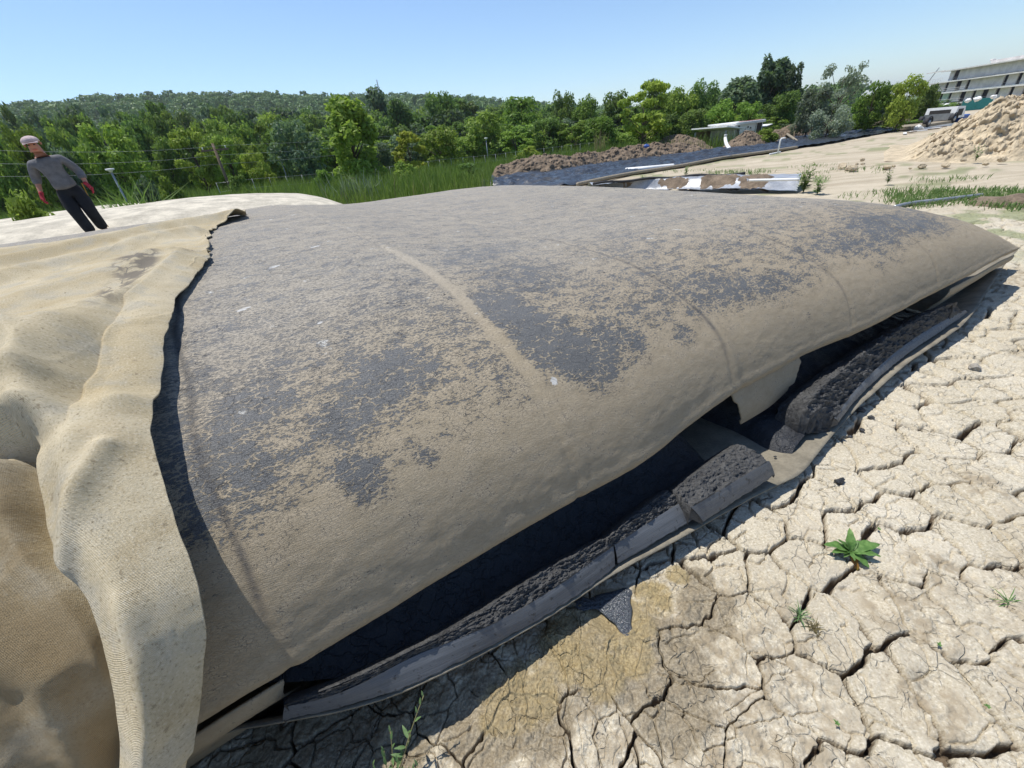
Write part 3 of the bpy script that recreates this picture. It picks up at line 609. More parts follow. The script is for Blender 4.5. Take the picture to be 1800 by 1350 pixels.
# ---------------- vegetation ----------------
def leaf_cloud(centers,radii,n,size,seed,shell=.55,flat=.75,droop=0):
    r=np.random.default_rng(seed); centers=np.asarray(centers,float);radii=np.asarray(radii,float)
    wt=(radii.prod(1))**(2/3); idx=r.choice(len(centers),n,p=wt/wt.sum())
    d=r.normal(size=(n,3)); d/=np.linalg.norm(d,axis=1,keepdims=True); rad=shell+(1-shell)*r.random(n)**.6; rad*= .82+.36*r.random(n)
    P=centers[idx]+d*rad[:,None]*radii[idx]
    nrm=d*.8+r.normal(size=(n,3))*.55+np.array([0,0,.35]); nrm/=np.linalg.norm(nrm,axis=1,keepdims=True)
    t=np.cross(nrm,r.normal(size=(n,3))); t/=np.linalg.norm(t,axis=1,keepdims=True); b=np.cross(nrm,t)
    sz=size*(.5+r.random(n)); l=sz[:,None]*t;w_=(sz*(.45+.35*r.random(n)))[:,None]*b; l[:,2]-=droop*sz
    V=np.stack([P-l,P-w_*.9+l*.1,P+l,P+w_*.9+l*.1],1).reshape(-1,3)
    tone=np.repeat(np.clip(.25+.5*r.random(n)+.5*(hsh(idx*3+1,idx*7,seed)-.5),0,1),4)
    return V,np.arange(4*n).reshape(n,4),tone
def crown_shape(kind,seed):
    r=np.random.default_rng(seed); C_=[];R_=[]
    # unit height 1, unit half-width ~.5 (scaled later)
    if kind=='round':
        for i in range(34):
            z=.16+.74*r.random(); k=math.sqrt(max(.05,1-((z-.50)/.46)**2))*.40; a=r.random()*6.28; q=k*(.45+.6*r.random()); s_=.09+.09*r.random()
            C_.append((q*math.cos(a),q*math.sin(a),z)); R_.append((s_*1.1,s_*1.1,s_*.85))
    elif kind=='tall':
        for i in range(30):
            z=.16+.80*r.random(); k=.27*math.sin(min(1,(1.06-z)/.45)*1.57)*min(1,(z+.12)/.3); a=r.random()*6.28; q=k*(.3+.8*r.random()); s_=.06+.065*r.random()
            C_.append((q*math.cos(a),q*math.sin(a),z)); R_.append((s_,s_,s_*1.25))
    elif kind=='open':
        for i in range(34):
            z=.25+.72*r.random(); k=math.sqrt(max(.04,1-((z-.60)/.45)**2))*.43; a=r.random()*6.28; q=k*(.5+.6*r.random()); s_=.05+.06*r.random()
            C_.append((q*math.cos(a),q*math.sin(a),z)); R_.append((s_*1.35,s_*1.35,s_*.6))
    elif kind=='bush':
        for i in range(18):
            z=.12+.65*r.random(); k=math.sqrt(max(.05,1-(z/.95)**2))*.5; a=r.random()*6.28; q=k*r.random()**.5; s_=.12+.10*r.random()
            C_.append((q*math.cos(a),q*math.sin(a),z)); R_.append((s_,s_,s_*.8))
    return C_,R_
def trunk_mb(C_,seed,tall=True,base=0):
    r=np.random.default_rng(seed); m=MB()
    m.tube([(0,0,-.08),(.004,.002,.15),(-.006,.004,.35),(.006,-.004,.6),(0,0,.82)],[.022,.018,.014,.009,.003],7)
    for i in range(min(16,len(C_))):
        c=C_[i]; z0=max(.10,c[2]*.55); m.tube([(0,0,z0),(c[0]*.5,c[1]*.5,z0+(c[2]-z0)*.45),c],[.010,.006,.0025],5)
    return m
PROTO={}
def proto(kind,v,leafmat,n,size,shell=.5,droop=0):
    key=(kind,v,leafmat.name)
    if key not in PROTO:
        C_,R_=crown_shape(kind,100+v*13+len(kind)); V,Fc,tone=leaf_cloud(C_,R_,n,size,v*7+3,shell,droop=droop)
        c=mesh('crown',V,Fc,leafmat,smooth=False,attrs=dict(tone=tone)); t=trunk_mb(C_,v).build('trunk',M_BARK,smooth=True)
        me=(t.data,c.data); bpy.data.objects.remove(c); bpy.data.objects.remove(t); PROTO[key]=me
    return PROTO[key]
tree_n=0
def tree(px,ytop,halfw,D,kind,leaf,v,label,cat='tree',group=None,name=None,n=5200,size=.028,shell=.5,lean=0,droop=0):
    global tree_n
    tree_n+=1
    top=at(px,ytop,D); g=float(zt(top[0],top[1]))
    if D>150: g=min(g,top[2]-9)
    h=top[2]-g; me=proto(kind,v,leaf,n,size,shell,droop)
    # half width in metres at that view direction
    e1=at(px-halfw,ytop,D);e2=at(px+halfw,ytop,D); wd=np.linalg.norm(e1[:2]-e2[:2])
    unit={'round':.98,'tall':.62,'open':1.02,'bush':1.15}[kind]
    if name is None: name={'round':'broadleaf_tree','tall':'tall_tree','open':'light_crowned_tree','bush':'shrub'}[kind]
    o=empty(name,(top[0],top[1],g),label,cat,group,rz=tree_n*1.7)
    sx=wd/unit; o.scale=(sx,sx,h)
    for nm,d_ in (('trunk',me[0]),('crown',me[1])):
        c=bpy.data.objects.new(nm,d_); link(c,o)
    return o
g1='trees along the edge of the meadow'
TL=[
 (165,212,62,42,'round',L_BR,1,'big bright green tree behind the worker, broad and rounded'),
 (14,206,48,42,'round',L_MD,2,'mid green tree cut off by the left edge of the photo'),
 (262,196,34,62,'round',L_DK,3,'dark tree rising just right of the big bright green one at the left'),
 (320,224,44,38,'open',L_BR,4,'fresh green tree with an airy crown beside the thin leaning pole'),
 (385,238,38,37,'open',L_BR,5,'lower fresh green tree right behind the thin leaning pole'),
 (442,262,30,36,'round',L_BR,6,'small rounded light green tree between the leaning pole and a very dark tree'),
 (505,205,52,40,'round',L_BL,7,'very dark bluish green tree left of the tall bright tree'),
 (600,182,52,31,'tall',L_BR,8,'tall bright green tree standing in front on the meadow, nearest of its row'),
 (655,246,32,45,'round',L_BL,9,'dark tree in shade just right of the tall bright tree'),
 (712,232,34,34,'open',L_YL,10,'small yellow green tree, the brightest in the meadow'),
 (768,218,42,38,'round',L_MD,11,'dense dome shaped tree right of the yellow green one'),
 (770,157,36,88,'round',L_DK,12,'tall dark tree on the skyline behind the dome shaped tree'),
 (655,158,28,100,'tall',L_BL,13,'narrow dark tree on the skyline behind the tall bright tree'),
 (695,178,26,84,'tall',L_DK,14,'narrow dark tree right behind the yellow green tree'),
 (845,196,42,50,'round',L_MD,15,'mid green tree behind the street lamp in the middle of the meadow'),
 (915,168,50,62,'round',L_MD,16,'large mid green tree left of the middle of the tree line'),
 (905,228,32,44,'open',L_MD,17,'low leafy tree above the start of the dug earth bank'),
 (960,206,36,48,'round',L_DK,18,'dark leafy tree above the left part of the earth bank'),
 (990,155,24,72,'round',L_DK,19,'small dark crown poking up on the skyline in the middle of the photo'),
 (1030,167,26,70,'round',L_MD,20,'mid green crown on the skyline right of the small dark crown'),
 (1005,214,34,47,'open',L_MD,21,'loose leafy tree beside the pole in the middle of the meadow'),
 (1055,206,36,46,'round',L_MD,22,'rounded tree immediately left of the yellowish green tree'),
 (1082,158,30,66,'round',L_DK,23,'dark crown on the skyline left of the yellowish green tree'),
 (1135,146,54,38,'open',L_BR,24,'large yellowish green tree behind the left soil heap, limbs showing'),
 (1157,133,20,60,'round',L_DK,25,'dark round crown peeping over the yellowish green tree'),
 (1203,146,36,60,'round',L_MD,26,'mid green tree just right of the yellowish green tree'),
 (1242,138,34,62,'round',L_DK,27,'dark dense tree on the skyline above the white cabin'),
 (1262,176,34,50,'round',L_MD,28,'lower green tree directly behind the white cabin'),
 (1300,140,40,56,'tall',L_BL,29,'bluish green tree left of the two tall poplars'),
 (1222,192,32,48,'round',L_DK,30,'low dark tree behind the gap between two soil heaps'),
 (1320,178,32,50,'round',L_MD,31,'green tree right behind the roof of the white cabin'),
 (1361,97,42,62,'tall',L_BL,32,'tallest dark poplar on the skyline'),
 (1402,116,24,62,'tall',L_BL,33,'second dark poplar, slimmer and right of the tallest'),
 (1384,158,34,56,'round',L_DK,34,'dark tree at the foot of the two poplars'),
 (1437,148,36,42,'round',L_SV,35,'rounded grey green willow right of the two poplars'),
 (1492,106,48,42,'open',L_SV,36,'tall airy silver willow that lets the sky show through'),
 (1470,168,40,38,'bush',L_SV,37,'broad silvery shrub at the foot of the silver willow'),
 (1546,139,34,46,'round',L_MD,38,'dark green tree right of the silver willow'),
 (1575,150,28,50,'open',L_BL,39,'thin grey green tree between the dark green tree and the brightest one on the right'),
 (1606,130,36,45,'round',L_BR,40,'bright green tree left of the concrete building'),
 (1640,148,26,60,'round',L_DK,41,'dark tree partly behind the left corner of the concrete building'),
]
for px,yt,hw,D,k,lf,v,lb in TL:
    kw={}
    if lf is L_SV and k=='open': kw=dict(n=3000,size=.020)
    tree(px,yt,hw,D,k,lf,v,lb,group=g1,**kw)
# fill behind: woodland belt
def wl(x,row,lf):
    zone=['left of the worker','behind the worker','behind the big bright tree at the left','behind the leaning pole','behind the very dark bluish tree','behind the tall bright tree','behind the yellow green tree','behind the dome shaped tree','above the start of the earth bank','above the earth bank','left of the yellowish green tree','behind the yellowish green tree','above the white cabin','behind the two poplars','behind the silver willow','left of the concrete building'][int(min(15,max(0,(x+120)/112)))]
    c={'dark green leaves':'dark green','green leaves':'mid green','blue green leaves':'bluish dark','bright green leaves':'light green'}[lf.name]
    return c+' tree '+zone+', in the '+['front','second','third','rearmost'][row]+' row'
sk=[(-300,190),(0,182),(100,178),(200,176),(400,172),(560,176),(700,176),(860,168),(930,172),(1010,172),(1060,172),(1180,152),(1300,148),(1420,158),(1520,160),(1640,160),(1700,165)]
rg=random.Random(5); k=0
for row,(D,dy,step) in enumerate([(52,66,44),(66,44,40),(92,26,38),(125,10,40)]):
    x=-120+row*9
    while x<1660:
        y=np.interp(x,[q[0] for q in sk],[q[1] for q in sk])+dy*(1 if x<900 else .75)+rg.uniform(-8,10)
        lf=rg.choice([L_DK,L_DK,L_MD,L_MD,L_BL,L_BR] if row<2 else [L_DK,L_DK,L_MD,L_BL]); k+=1
        if x>880 and row==3: y+=6
        tree(x,y,rg.uniform(30,46),D*rg.uniform(.94,1.06),rg.choice(['round','round','round','open']),lf,50+k%7,wl(x,row,lf),group='woodland trees behind the meadow',n=3600,size=.034)
        x+=step*rg.uniform(.75,1.25)
_gr={}
for o in list(bpy.data.objects):
    if o.get('group')=='woodland trees behind the meadow': _gr.setdefault(o['label'],[]).append(o)
for lb,os_ in _gr.items():
    if len(os_)>1:
        os_.sort(key=lambda o:math.atan2(o.location[0],o.location[1]))
        nm=['left','right'] if len(os_)==2 else ['leftmost','middle','rightmost'] if len(os_)==3 else ['leftmost','second','third','fourth','fifth','sixth','seventh']
        for o,q in zip(os_,nm): o['label']=q+' '+lb
gs='shrubs in the meadow'
for px,yt,hw,D,lf,lb in [(22,322,62,17,L_MD,'rounded green shrub at the left edge below the worker'),(232,302,38,24,L_BL,'greyish shrub behind the tall reeds near the worker'),(280,300,26,28,L_MD,'low shrub at the foot of the fresh green trees'),
    (410,300,24,30,L_DK,'dark shrub left of the tall bright tree'),(560,292,20,29,L_MD,'small shrub beside the foot of the tall bright tree'),(820,282,30,24,L_DK,'dark green shrub left of the earth bank'),(712,278,30,28,L_MD,'shrub under the yellow green tree'),
    (930,252,26,36,L_BR,'light green shrub above the earth bank'),(1488,197,26,52,L_MD,'low green shrub below the silver willow'),(1350,222,24,36,L_MD,'low green shrub right of the white cabin')]:
    tree(px,yt,hw,D,'bush',lf,70+int(px)%5,lb,'shrub',gs,n=2600,size=.045)
# hill with distant wood
def make_hill():
    pxs=[-900,-300,0,100,200,300,400,500,600,700,800,900,1000,1100,1250,1500]; ys=[215,195,186,180,174,170,167,165,165,166,170,178,184,190,185,180]
    az_=[];zz=[]
    for x,y in zip(pxs,ys):
        p=at(x,y,620); az_.append(math.atan2(p[0],p[1])); zz.append(max(p[2]-11,0))
    o_=np.argsort(az_); az_=np.array(az_)[o_]; zz=np.array(zz)[o_]
    th=np.linspace(az_.min(),az_.max(),160); r=np.linspace(140,900,70); Rr,Th=np.meshgrid(r,th,indexing='ij')
    def hz(Rr,Th):
        top=np.interp(Th,az_,zz); return -3.4+(top+3.4)*ss(140,640,Rr)**.9*(1-.15*ss(640,900,Rr))+3*fbm(Rr*.01*np.sin(Th)*2,Rr*.01*np.cos(Th)*2,300,3)*ss(180,300,Rr)
    V=np.stack([Rr*np.sin(Th),Rr*np.cos(Th),hz(Rr,Th)],-1)
    mh=simple('wooded hill floor',(.035,.06,.02),.95,.3,.05,.3)
    o=mesh('hill',V.reshape(-1,3),gridf(*Rr.shape),mh); o['kind']='structure'
    Vs=[];Ts=[];r=np.random.default_rng(9); tm=[]
    for v in range(4):
        C_,R_=crown_shape('round',400+v); tm.append(leaf_cloud(C_,R_,210,.085,500+v,.6))
    N_=3600; rr_=150+520*r.random(N_)**.75; th_=r.uniform(az_.min(),min(az_.max(),1.0),N_)
    for i in range(N_):
        V_,_,t_=tm[i%4]; h=r.uniform(8,13); a=r.random()*6.28; c,s_=math.cos(a),math.sin(a); w_=h*r.uniform(.75,1.05)
        Q=V_*[w_,w_,h]; Q=np.stack([Q[:,0]*c-Q[:,1]*s_,Q[:,0]*s_+Q[:,1]*c,Q[:,2]],-1)+[rr_[i]*math.sin(th_[i]),rr_[i]*math.cos(th_[i]),float(hz(np.array(rr_[i]),np.array(th_[i])))-1.5]
        Vs.append(Q);Ts.append(np.clip(t_*.5+r.random()*.7-.1,0,1))
    V=np.concatenate(Vs); o=mesh('distant_forest',V,np.arange(len(V)).reshape(-1,4),m_leaf('distant forest leaves',(.095,.155,.060),(.24,.33,.115),.2,.2),smooth=False,attrs=dict(tone=np.concatenate(Ts)))
    tag(o,'dense green forest covering the long low hill','forest',kind='stuff')
make_hill()
# grass
def blades(name,pts,h,label,mat,cat='grass',w0=.012,lean=.35,seed=1,kind='stuff',bend=True):
    r=np.random.default_rng(seed); n=len(pts); pts=np.asarray(pts); h=np.asarray(h)*(.6+.8*r.random(n)); a=r.random(n)*6.28; w_=w0*(.6+.8*r.random(n)); la=r.random(n)*6.28; le=lean*h*r.random(n)
    dx=np.stack([np.cos(a),np.sin(a),0*a],-1)*w_[:,None]; ld=np.stack([np.cos(la)*le,np.sin(la)*le,0*la],-1); up=np.stack([0*h,0*h,h],-1)
    p1=pts+ld*.35+up*.6; p2=pts+ld*1.1+up*(.98-.25*(le/h)[:,None])
    V=np.stack([pts-dx,pts+dx,p1+dx*.8,p1-dx*.8,p2],1).reshape(-1,3); b=np.arange(n)*5
    F1=np.stack([b,b+1,b+2,b+3],-1); F2=np.stack([b+3,b+2,b+4,b+4],-1)
    Fl=[tuple(x) for x in F1]+[(x[0],x[1],x[2]) for x in F2]
    o=mesh(name,V,Fl,mat,smooth=False,attrs=dict(tone=np.repeat(r.random(n),5))); return tag(o,label,cat,kind=kind)
def band_pts(n,seed):
    r=np.random.default_rng(seed); out=[]
    px=r.uniform(-150,1560,n*3); D=13+62*r.random(n*3)**1.25
    for x,d in zip(px,D):
        p=at(x,260,d); 
        if p[0]<yard[0,0]: ok=p[1]>min(yard[0,1]+(p[0]-yard[0,0])*.10,17+.1*p[0])+.3*math.sin(p[0]*1.3)-.3
        else: ok=p[1]>np.interp(p[0],yard[:,0],yard[:,1])+1.5 and p[0]<yard[-1,0]+8
        if ok: out.append((p[0],p[1],float(zt(p[0],p[1]))-.02))
        if len(out)>=n: break
    return np.array(out)
P=band_pts(62000,3); d_=np.hypot(P[:,0],P[:,1]); hh=.45+.5*vn(P[:,0]*.35,P[:,1]*.35,310)+.35*vn(P[:,0]*1.3,P[:,1]*1.3,311)
blades('meadow_grass',P,hh,'tall green grass filling the meadow in front of the trees',L_GR,w0=.014,seed=4)
P2=P[::40]; blades('dry_grass',P2[(vn(P2[:,0]*.5,P2[:,1]*.5,315)>.55)],1.0,'dry straw coloured stalks scattered through the meadow grass',L_DRY,w0=.012,seed=6)
# reed clumps
def clump(px,py,D,h,n,rad,name,label,cat,mat,group=None,w0=.02,lean=.5,seed=1,onpt=None):
    p=at(px,py,D) if onpt is None else np.array(onpt); g=float(zt(p[0],p[1])) if onpt is None else onpt[2]; r=np.random.default_rng(seed); q=np.stack([r.normal(0,rad,n),r.normal(0,rad,n),np.zeros(n)],-1)+[p[0],p[1],g-.02]
    o=blades(name,q,np.full(n,h),label,mat,cat,w0,lean,seed,None)
    if group: o['group']=group
    return o
clump(200,300,17,1.5,160,.35,'reed_clump','tall reed clump with arching leaves beside the worker','reeds',L_GR,'reed clumps',.022,.7,21)
clump(620,330,20,1.1,130,.5,'reed_clump','bluish reed clump at the foot of the tall bright tree','reeds',L_SV,'reed clumps',.02,.6,22)
clump(1055,262,36,1.6,60,.2,'reed_clump','rust brown dock stalks standing above the earth bank','reeds',L_DRY,'reed clumps',.03,.2,23)
clump(212,318,24,1.1,60,.3,'reed_clump','pale feathery grass left of the lamp beside the dark bluish tree','reeds',L_DRY,'reed clumps',.015,.4,24)
# small weeds on the right yard
r=np.random.default_rng(31); pts=[]
for (x0,x1,y0,y1,n) in ((1430,1800,312,350,380),(1150,1400,296,312,420),(1560,1800,335,372,900),(1640,1800,285,300,160),(1200,1420,300,316,260),(1380,1560,286,330,260)):
    for i in range(n):
        p=G(r.uniform(x0,x1),r.uniform(y0,y1)); 
        if vn(np.array([p[0]*.9]),np.array([p[1]*.9]),320)[0]>.62: pts.append((p[0]+r.normal(0,.05),p[1]+r.normal(0,.05),float(zt(p[0],p[1]))))
pts=np.repeat(np.array(pts),3,0)+r.normal(0,.08,(len(pts)*3,3))*[1,1,0]
blades('weed_patches',pts,.10,'low green weeds sprouting in patches on the dry yard',L_WEED,'weeds',.007,1.1,32)
def leafy(px,py,h,n,label,seed,name='weed_plant',z=0,size=.05,group=None,D=None):
    p=G(px,py,z) if D is None else np.array([*at(px,py,D)[:2],0]); 
    if D is not None: p[2]=float(zt(p[0],p[1]))
    r=np.random.default_rng(seed); root=empty(name,p,label,'weed',group); st=MB();V=[];tone=[]
    for k in range(n):
        a=r.random()*6.28; l=h*(.6+.5*r.random()); le=r.uniform(.1,.5)*l
        P_=[(0,0,-.01),(math.cos(a)*le*.4,math.sin(a)*le*.4,l*.5),(math.cos(a)*le,math.sin(a)*le,l)]; st.tube(P_,[h*.012,h*.009,h*.004],4)
        for j in range(9):
            t=.15+.85*j/8; q=np.array([math.cos(a)*le*t,math.sin(a)*le*t,l*t]); b=r.random()*6.28; s_=size*(1.2-.5*t)*(.7+.5*r.random())
            dr=np.array([math.cos(b),math.sin(b),.5*r.random()]); sd_=np.array([-math.sin(b),math.cos(b),0])*s_*.24; V+=[q,q+dr*s_*.5+sd_,q+dr*s_,q+dr*s_*.5-sd_]; tone+=[r.random()]*4
    st.build('stem',L_WEED,root,True); mesh('leaves',V,np.arange(len(V)).reshape(-1,4),L_WEED,root,smooth=False,attrs=dict(tone=tone)); return root
leafy(1412,338,.62,14,'leafy weed standing at the right end of the pale plastic film',41,size=.14)
leafy(1436,342,.38,10,'low bushy weed just right of the leafy weed by the plastic film',42,size=.12)
leafy(1130,322,.28,8,'small weed left of the pale plastic film on the yard',43,size=.10)
leafy(1205,309,.3,8,'small weed above the middle of the pale plastic film',44,size=.10)
leafy(1715,282,.4,7,'small weed at the foot of the big pale soil heap',45,size=.10)
leafy(1560,322,.25,8,'small weed on the bare yard between the heap and the tube end',46,size=.09)
# ---------------- near plants ----------------
def blade_leaf(base,dirv,L,wd,droop,nseg=9,wave=.0,rs=None,fold=.25):
    """a real leaf: strip with a midrib fold, lanceolate outline"""
    dirv=np.array(dirv,float); hd=np.array([dirv[0],dirv[1],0]); hn=np.linalg.norm(hd)+1e-6; hd/=hn; sd_=np.array([-hd[1],hd[0],0]); V=[];Fc=[]
    p=np.array(base,float); el=math.atan2(dirv[2],hn)
    for i in range(nseg+1):
        t=i/nseg; w_=wd*(math.sin(math.pi*min(1,t**.75))**.8)*(.16 if t==0 else 1)+wd*.05*(1-t)
        u=el-droop*t; up=np.array([-hd[0]*math.sin(u),-hd[1]*math.sin(u),math.cos(u)])
        wv=wave*math.sin(t*17+hash(L)%5)*wd
        V+=[p+sd_*w_+up*(fold*w_+wv),p,p-sd_*w_+up*(fold*w_-wv)]
        p=p+(hd*math.cos(u)+np.array([0,0,math.sin(u)]))*L/nseg
    for i in range(nseg):
        a=i*3; Fc+=[(a,a+3,a+4,a+1),(a+1,a+4,a+5,a+2)]
    return V,Fc
def m_nearleaf(name,a,b):
    t=NT(name); c=t.co(); n=t.noise(c,40,4,.6); cc=t.mix(t.rmp(n,.35,.7),a,b); tr=t.n('BsdfTranslucent'); t.put(tr.inputs[0],cc); mx=t.n('MixShader'); mx.inputs[0].default_value=.35
    t.out(cc,.5,t.bump(n,.3,.003),.35); t.t.links.new(t.b.outputs[0],mx.inputs[1]); t.t.links.new(tr.outputs[0],mx.inputs[2]); o=[q for q in t.t.nodes if q.type=='OUTPUT_MATERIAL'][0]; t.t.links.new(mx.outputs[0],o.inputs[0]); return t.m
L_N1=m_nearleaf('dock leaf',(.09,.19,.045),(.17,.30,.085)); L_N2=m_nearleaf('reddened leaf',(.30,.13,.03),(.32,.28,.06)); L_N3=m_nearleaf('grey green leaf',(.11,.20,.07),(.19,.29,.12)); L_ST=m_nearleaf('plant stem',(.22,.22,.10),(.30,.27,.14))
def plant(name,label,px,py,leaves,stems=(),z=0.01,group=None):
    p=G(px,py,z); root=empty(name,p,label,'plant',group)
    for (az_,el_,L,wd,dr,mt,b,wv) in leaves:
        a=math.radians(az_); e=math.radians(el_); V,Fc=blade_leaf(b,(math.sin(a)*math.cos(e),math.cos(a)*math.cos(e),math.sin(e)),L,wd,dr,wave=wv)
        mesh('leaf',V,Fc,mt,root)
    for P_,r_ in stems:
        m=MB().tube(P_,r_,6); m.build('stem',L_ST,root,True)
    return root
r=random.Random(3); lv=[]
for az_,L,el_ in ((-78,.085,38),(-95,.065,30),(-60,.07,55),(-20,.05,65),(25,.07,58),(60,.06,40),(85,.10,22),(115,.075,25),(150,.085,-5),(178,.055,-20),(200,.05,20),(-120,.05,15),(40,.04,75),(-10,.03,80)):
    lv.append((az_,el_,L*1.5*(.75+.5*((az_*7)%10)/10),L*1.5*.17*(.8+.4*((az_*3)%10)/10),.5+.6*((az_*13)%10)/10,L_N2 if az_ in (178,) else L_N1,(0,0,.012),.16))
plant('dock_plant','green rosette plant with broad leaves growing from a crack at the right, one leaf reddened',1492,972,lv)
# upright narrow leaved weed at the bottom
def shoot(base,tip,n,seed,L0):
    r=random.Random(seed); base=np.array(base);tip=np.array(tip); mid=(base+tip)/2+np.array([r.uniform(-.01,.01),r.uniform(-.01,.01),.01]); P_=[];lv=[]
    for i in range(9):
        t=i/8; P_.append(base*(1-t)**2+2*mid*t*(1-t)+tip*t*t)
    for i in range(n):
        t=.12+.86*i/(n-1); q=base*(1-t)**2+2*mid*t*(1-t)+tip*t*t; L=L0*(1.1-.55*t)*r.uniform(.8,1.15); lv.append((r.random()*360 if i<n-3 else r.uniform(-40,80),r.uniform(25,60) if i<n-3 else 70,L,L*.13,.35,L_N3,tuple(q),.03))
    return lv,(P_,[.0022]*5+[.0016]*4)
base=G(690,1400,.0); lv=[];st=[]
for (tx,ty,tz,n,sd_) in ((745,1222,.24,11,1),(686,1285,.16,7,2),(720,1300,.12,7,3),(655,1345,.07,6,4),(735,1345,.08,6,5),(700,1340,.10,6,6),(760,1370,.05,5,7),(675,1320,.1,6,8)):
    tip=G(tx,ty,tz)-base; l,s_=shoot((0,0,0),tip,n,sd_,.048); lv+=l; st.append(s_)
root=empty('narrow_leaved_weed',base,'upright narrow leaved weed at the bottom, in front of the sludge slab','plant')
for (az_,el_,L,wd,dr,mt,b,wv) in lv:
    a=math.radians(az_);e=math.radians(el_); V,Fc=blade_leaf(b,(math.sin(a)*math.cos(e),math.cos(a)*math.cos(e),math.sin(e)),L,wd,dr,wave=wv); mesh('leaf',V,Fc,mt,root)
for P_,r_ in st: MB().tube(P_,r_,6).build('stem',L_ST,root,True)
def tuft(px,py,n,h,label,seed,mat,name='grass_tuft'):
    p=G(px,py,0.0); r=random.Random(seed); root=empty(name,p,label,'grass tuft'); m=MB()
    for i in range(n):
        a=r.random()*6.28; L=h*r.uniform(.5,1.2); V,Fc=blade_leaf((r.uniform(-.01,.01),r.uniform(-.01,.01),0),(math.cos(a),math.sin(a),r.uniform(.1,1.6)),L,.0016,r.uniform(.5,1.6),6); m.add(V,Fc)
    m.build('blades',mat,root,True)
tuft(1405,1085,26,.055,'small sparse grass tuft on the cracked mud below the rosette plant',5,L_N3)
tuft(1428,1105,40,.045,'little heap of dry straw beside the small grass tuft',6,L_DRY,'dry_tuft')
tuft(1650,572,40,.10,'bright grass tuft against the sludge bank at the far right',7,L_N1)
tuft(1775,1060,12,.07,'flattened grass blades at the right edge of the photo',8,L_N1)
for i,(px,py,lb) in enumerate([(1735,1243,'tiny green seedling at the lower right of the cracked mud'),(1471,1273,'tiny seedling in the crack at the bottom right'),(1545,932,'tiny seedling just above the rosette plant leaves'),(1650,1135,'tiny seedling among the crumbly mud at the right')]):
    plant('seedling',lb,px,py,[(a+i*40,35,.009+.003*(a%3),.003,.4,L_N1,(0,0,.004),.05) for a in (0,75,150,220,290)],group='seedlings on the cracked mud')
# ---------------- loose lumps ----------------
def lump(name,px,py,sz,mat,label,cat,seed,z=0,group=None,flat=.6,rough=.25,jag=True,D=None):
    p=G(px,py,z); bm=bmesh.new(); bmesh.ops.create_icosphere(bm,subdivisions=4,radius=1); V=np.array([v.co[:] for v in bm.verts]); 
    r=np.random.default_rng(seed)
    for k in range(9):
        n=r.normal(size=3);n/=np.linalg.norm(n); d=V@n; c=.55+.3*r.random(); V=V-np.where(d>c,(d-c)*.92,0)[:,None]*n
    nn=fbm(V[:,0]*2.5+seed,V[:,1]*2.5+V[:,2]*1.7,seed,4)*rough+.06*fbm(V[:,0]*9+V[:,2]*7,V[:,1]*9,seed+3,3); V=V*(1+nn)[:,None]*[sz,sz*.75,sz*flat]
    a=r.random()*6.28;c,s_=math.cos(a),math.sin(a); V=np.stack([V[:,0]*c-V[:,1]*s_,V[:,0]*s_+V[:,1]*c,V[:,2]+sz*flat*.45],-1)
    Fc=[tuple(v.index for v in f.verts) for f in bm.faces]; bm.free()
    o=mesh(name,V,Fc,mat,smooth=not jag,loc=p); return tag(o,label,cat,group)
lump('rock',1712,647,.05,M_ROCK,'pale grey rock lying on the cracked mud near the right edge','rock',11,flat=.62)
lump('sludge_lump',1475,848,.030,M_WET,'black angular sludge lump lying alone on the pale cracked mud','sludge lump',12,group='loose sludge lumps',flat=.7)
lump('sludge_lump',1512,722,.032,M_ROUGH,'largest crumbled sludge lump beside the end of the sludge bank','sludge lump',13,group='loose sludge lumps')
lump('sludge_lump',1530,735,.022,M_ROUGH,'crumbled sludge lump just right of the largest one by the bank','sludge lump',17,group='loose sludge lumps')
lump('sludge_lump',1515,757,.017,M_WET,'small black lump halfway between the bank end and the lone angular lump','sludge lump',14,group='loose sludge lumps')
lump('sludge_lump',1494,768,.015,M_WET,'smallest black lump near the bare tan fabric strip','sludge lump',15,group='loose sludge lumps',flat=.5)
lump('sludge_lump',1362,803,.010,M_WET,'tiny sludge crumb lying on the bare tan fabric','sludge lump',16,z=.06,group='loose sludge lumps',flat=.4)
# glossy seep of black water
def seep():
    out=[(1035,1055),(1052,1045),(1080,1040),(1102,1032),(1113,1040),(1106,1056),(1112,1072),(1108,1092),(1112,1110),(1104,1122),(1090,1114),(1080,1096),(1070,1090),(1056,1076),(1042,1070),(1020,1078),(1005,1062),(1012,1045)]
    P=smooth_line([G(x,y,.0) for x,y in out+[out[0]]],2)[:-1]; c=P.mean(0); V=[];n=len(P)
    for k,t in enumerate((1,.93,.75,.5,.25)):
        for p in P: q=c+(p-c)*t; V.append((q[0],q[1],.004+[0,.005,.007,.008,.008][k]+.0022*float(fbm(q[0]*60,q[1]*60,5,3)+.0)))
    V.append((c[0],c[1],.012)); Fc=[(k*n+i,k*n+(i+1)%n,(k+1)*n+(i+1)%n,(k+1)*n+i) for k in range(4) for i in range(n)]+[(4*n+i,4*n+(i+1)%n,5*n) for i in range(n)]
    t=NT('glossy black seep'); cc=t.co(); nn=t.noise(cc,90,4,.6); t.out(t.mix(t.rmp(nn,.35,.65),(.03,.036,.045),(.07,.078,.088)),.16,t.bump(nn,.9,.01),.6)
    o=mesh('seep_water',V,Fc,t.m); o['kind']='structure'
seep()
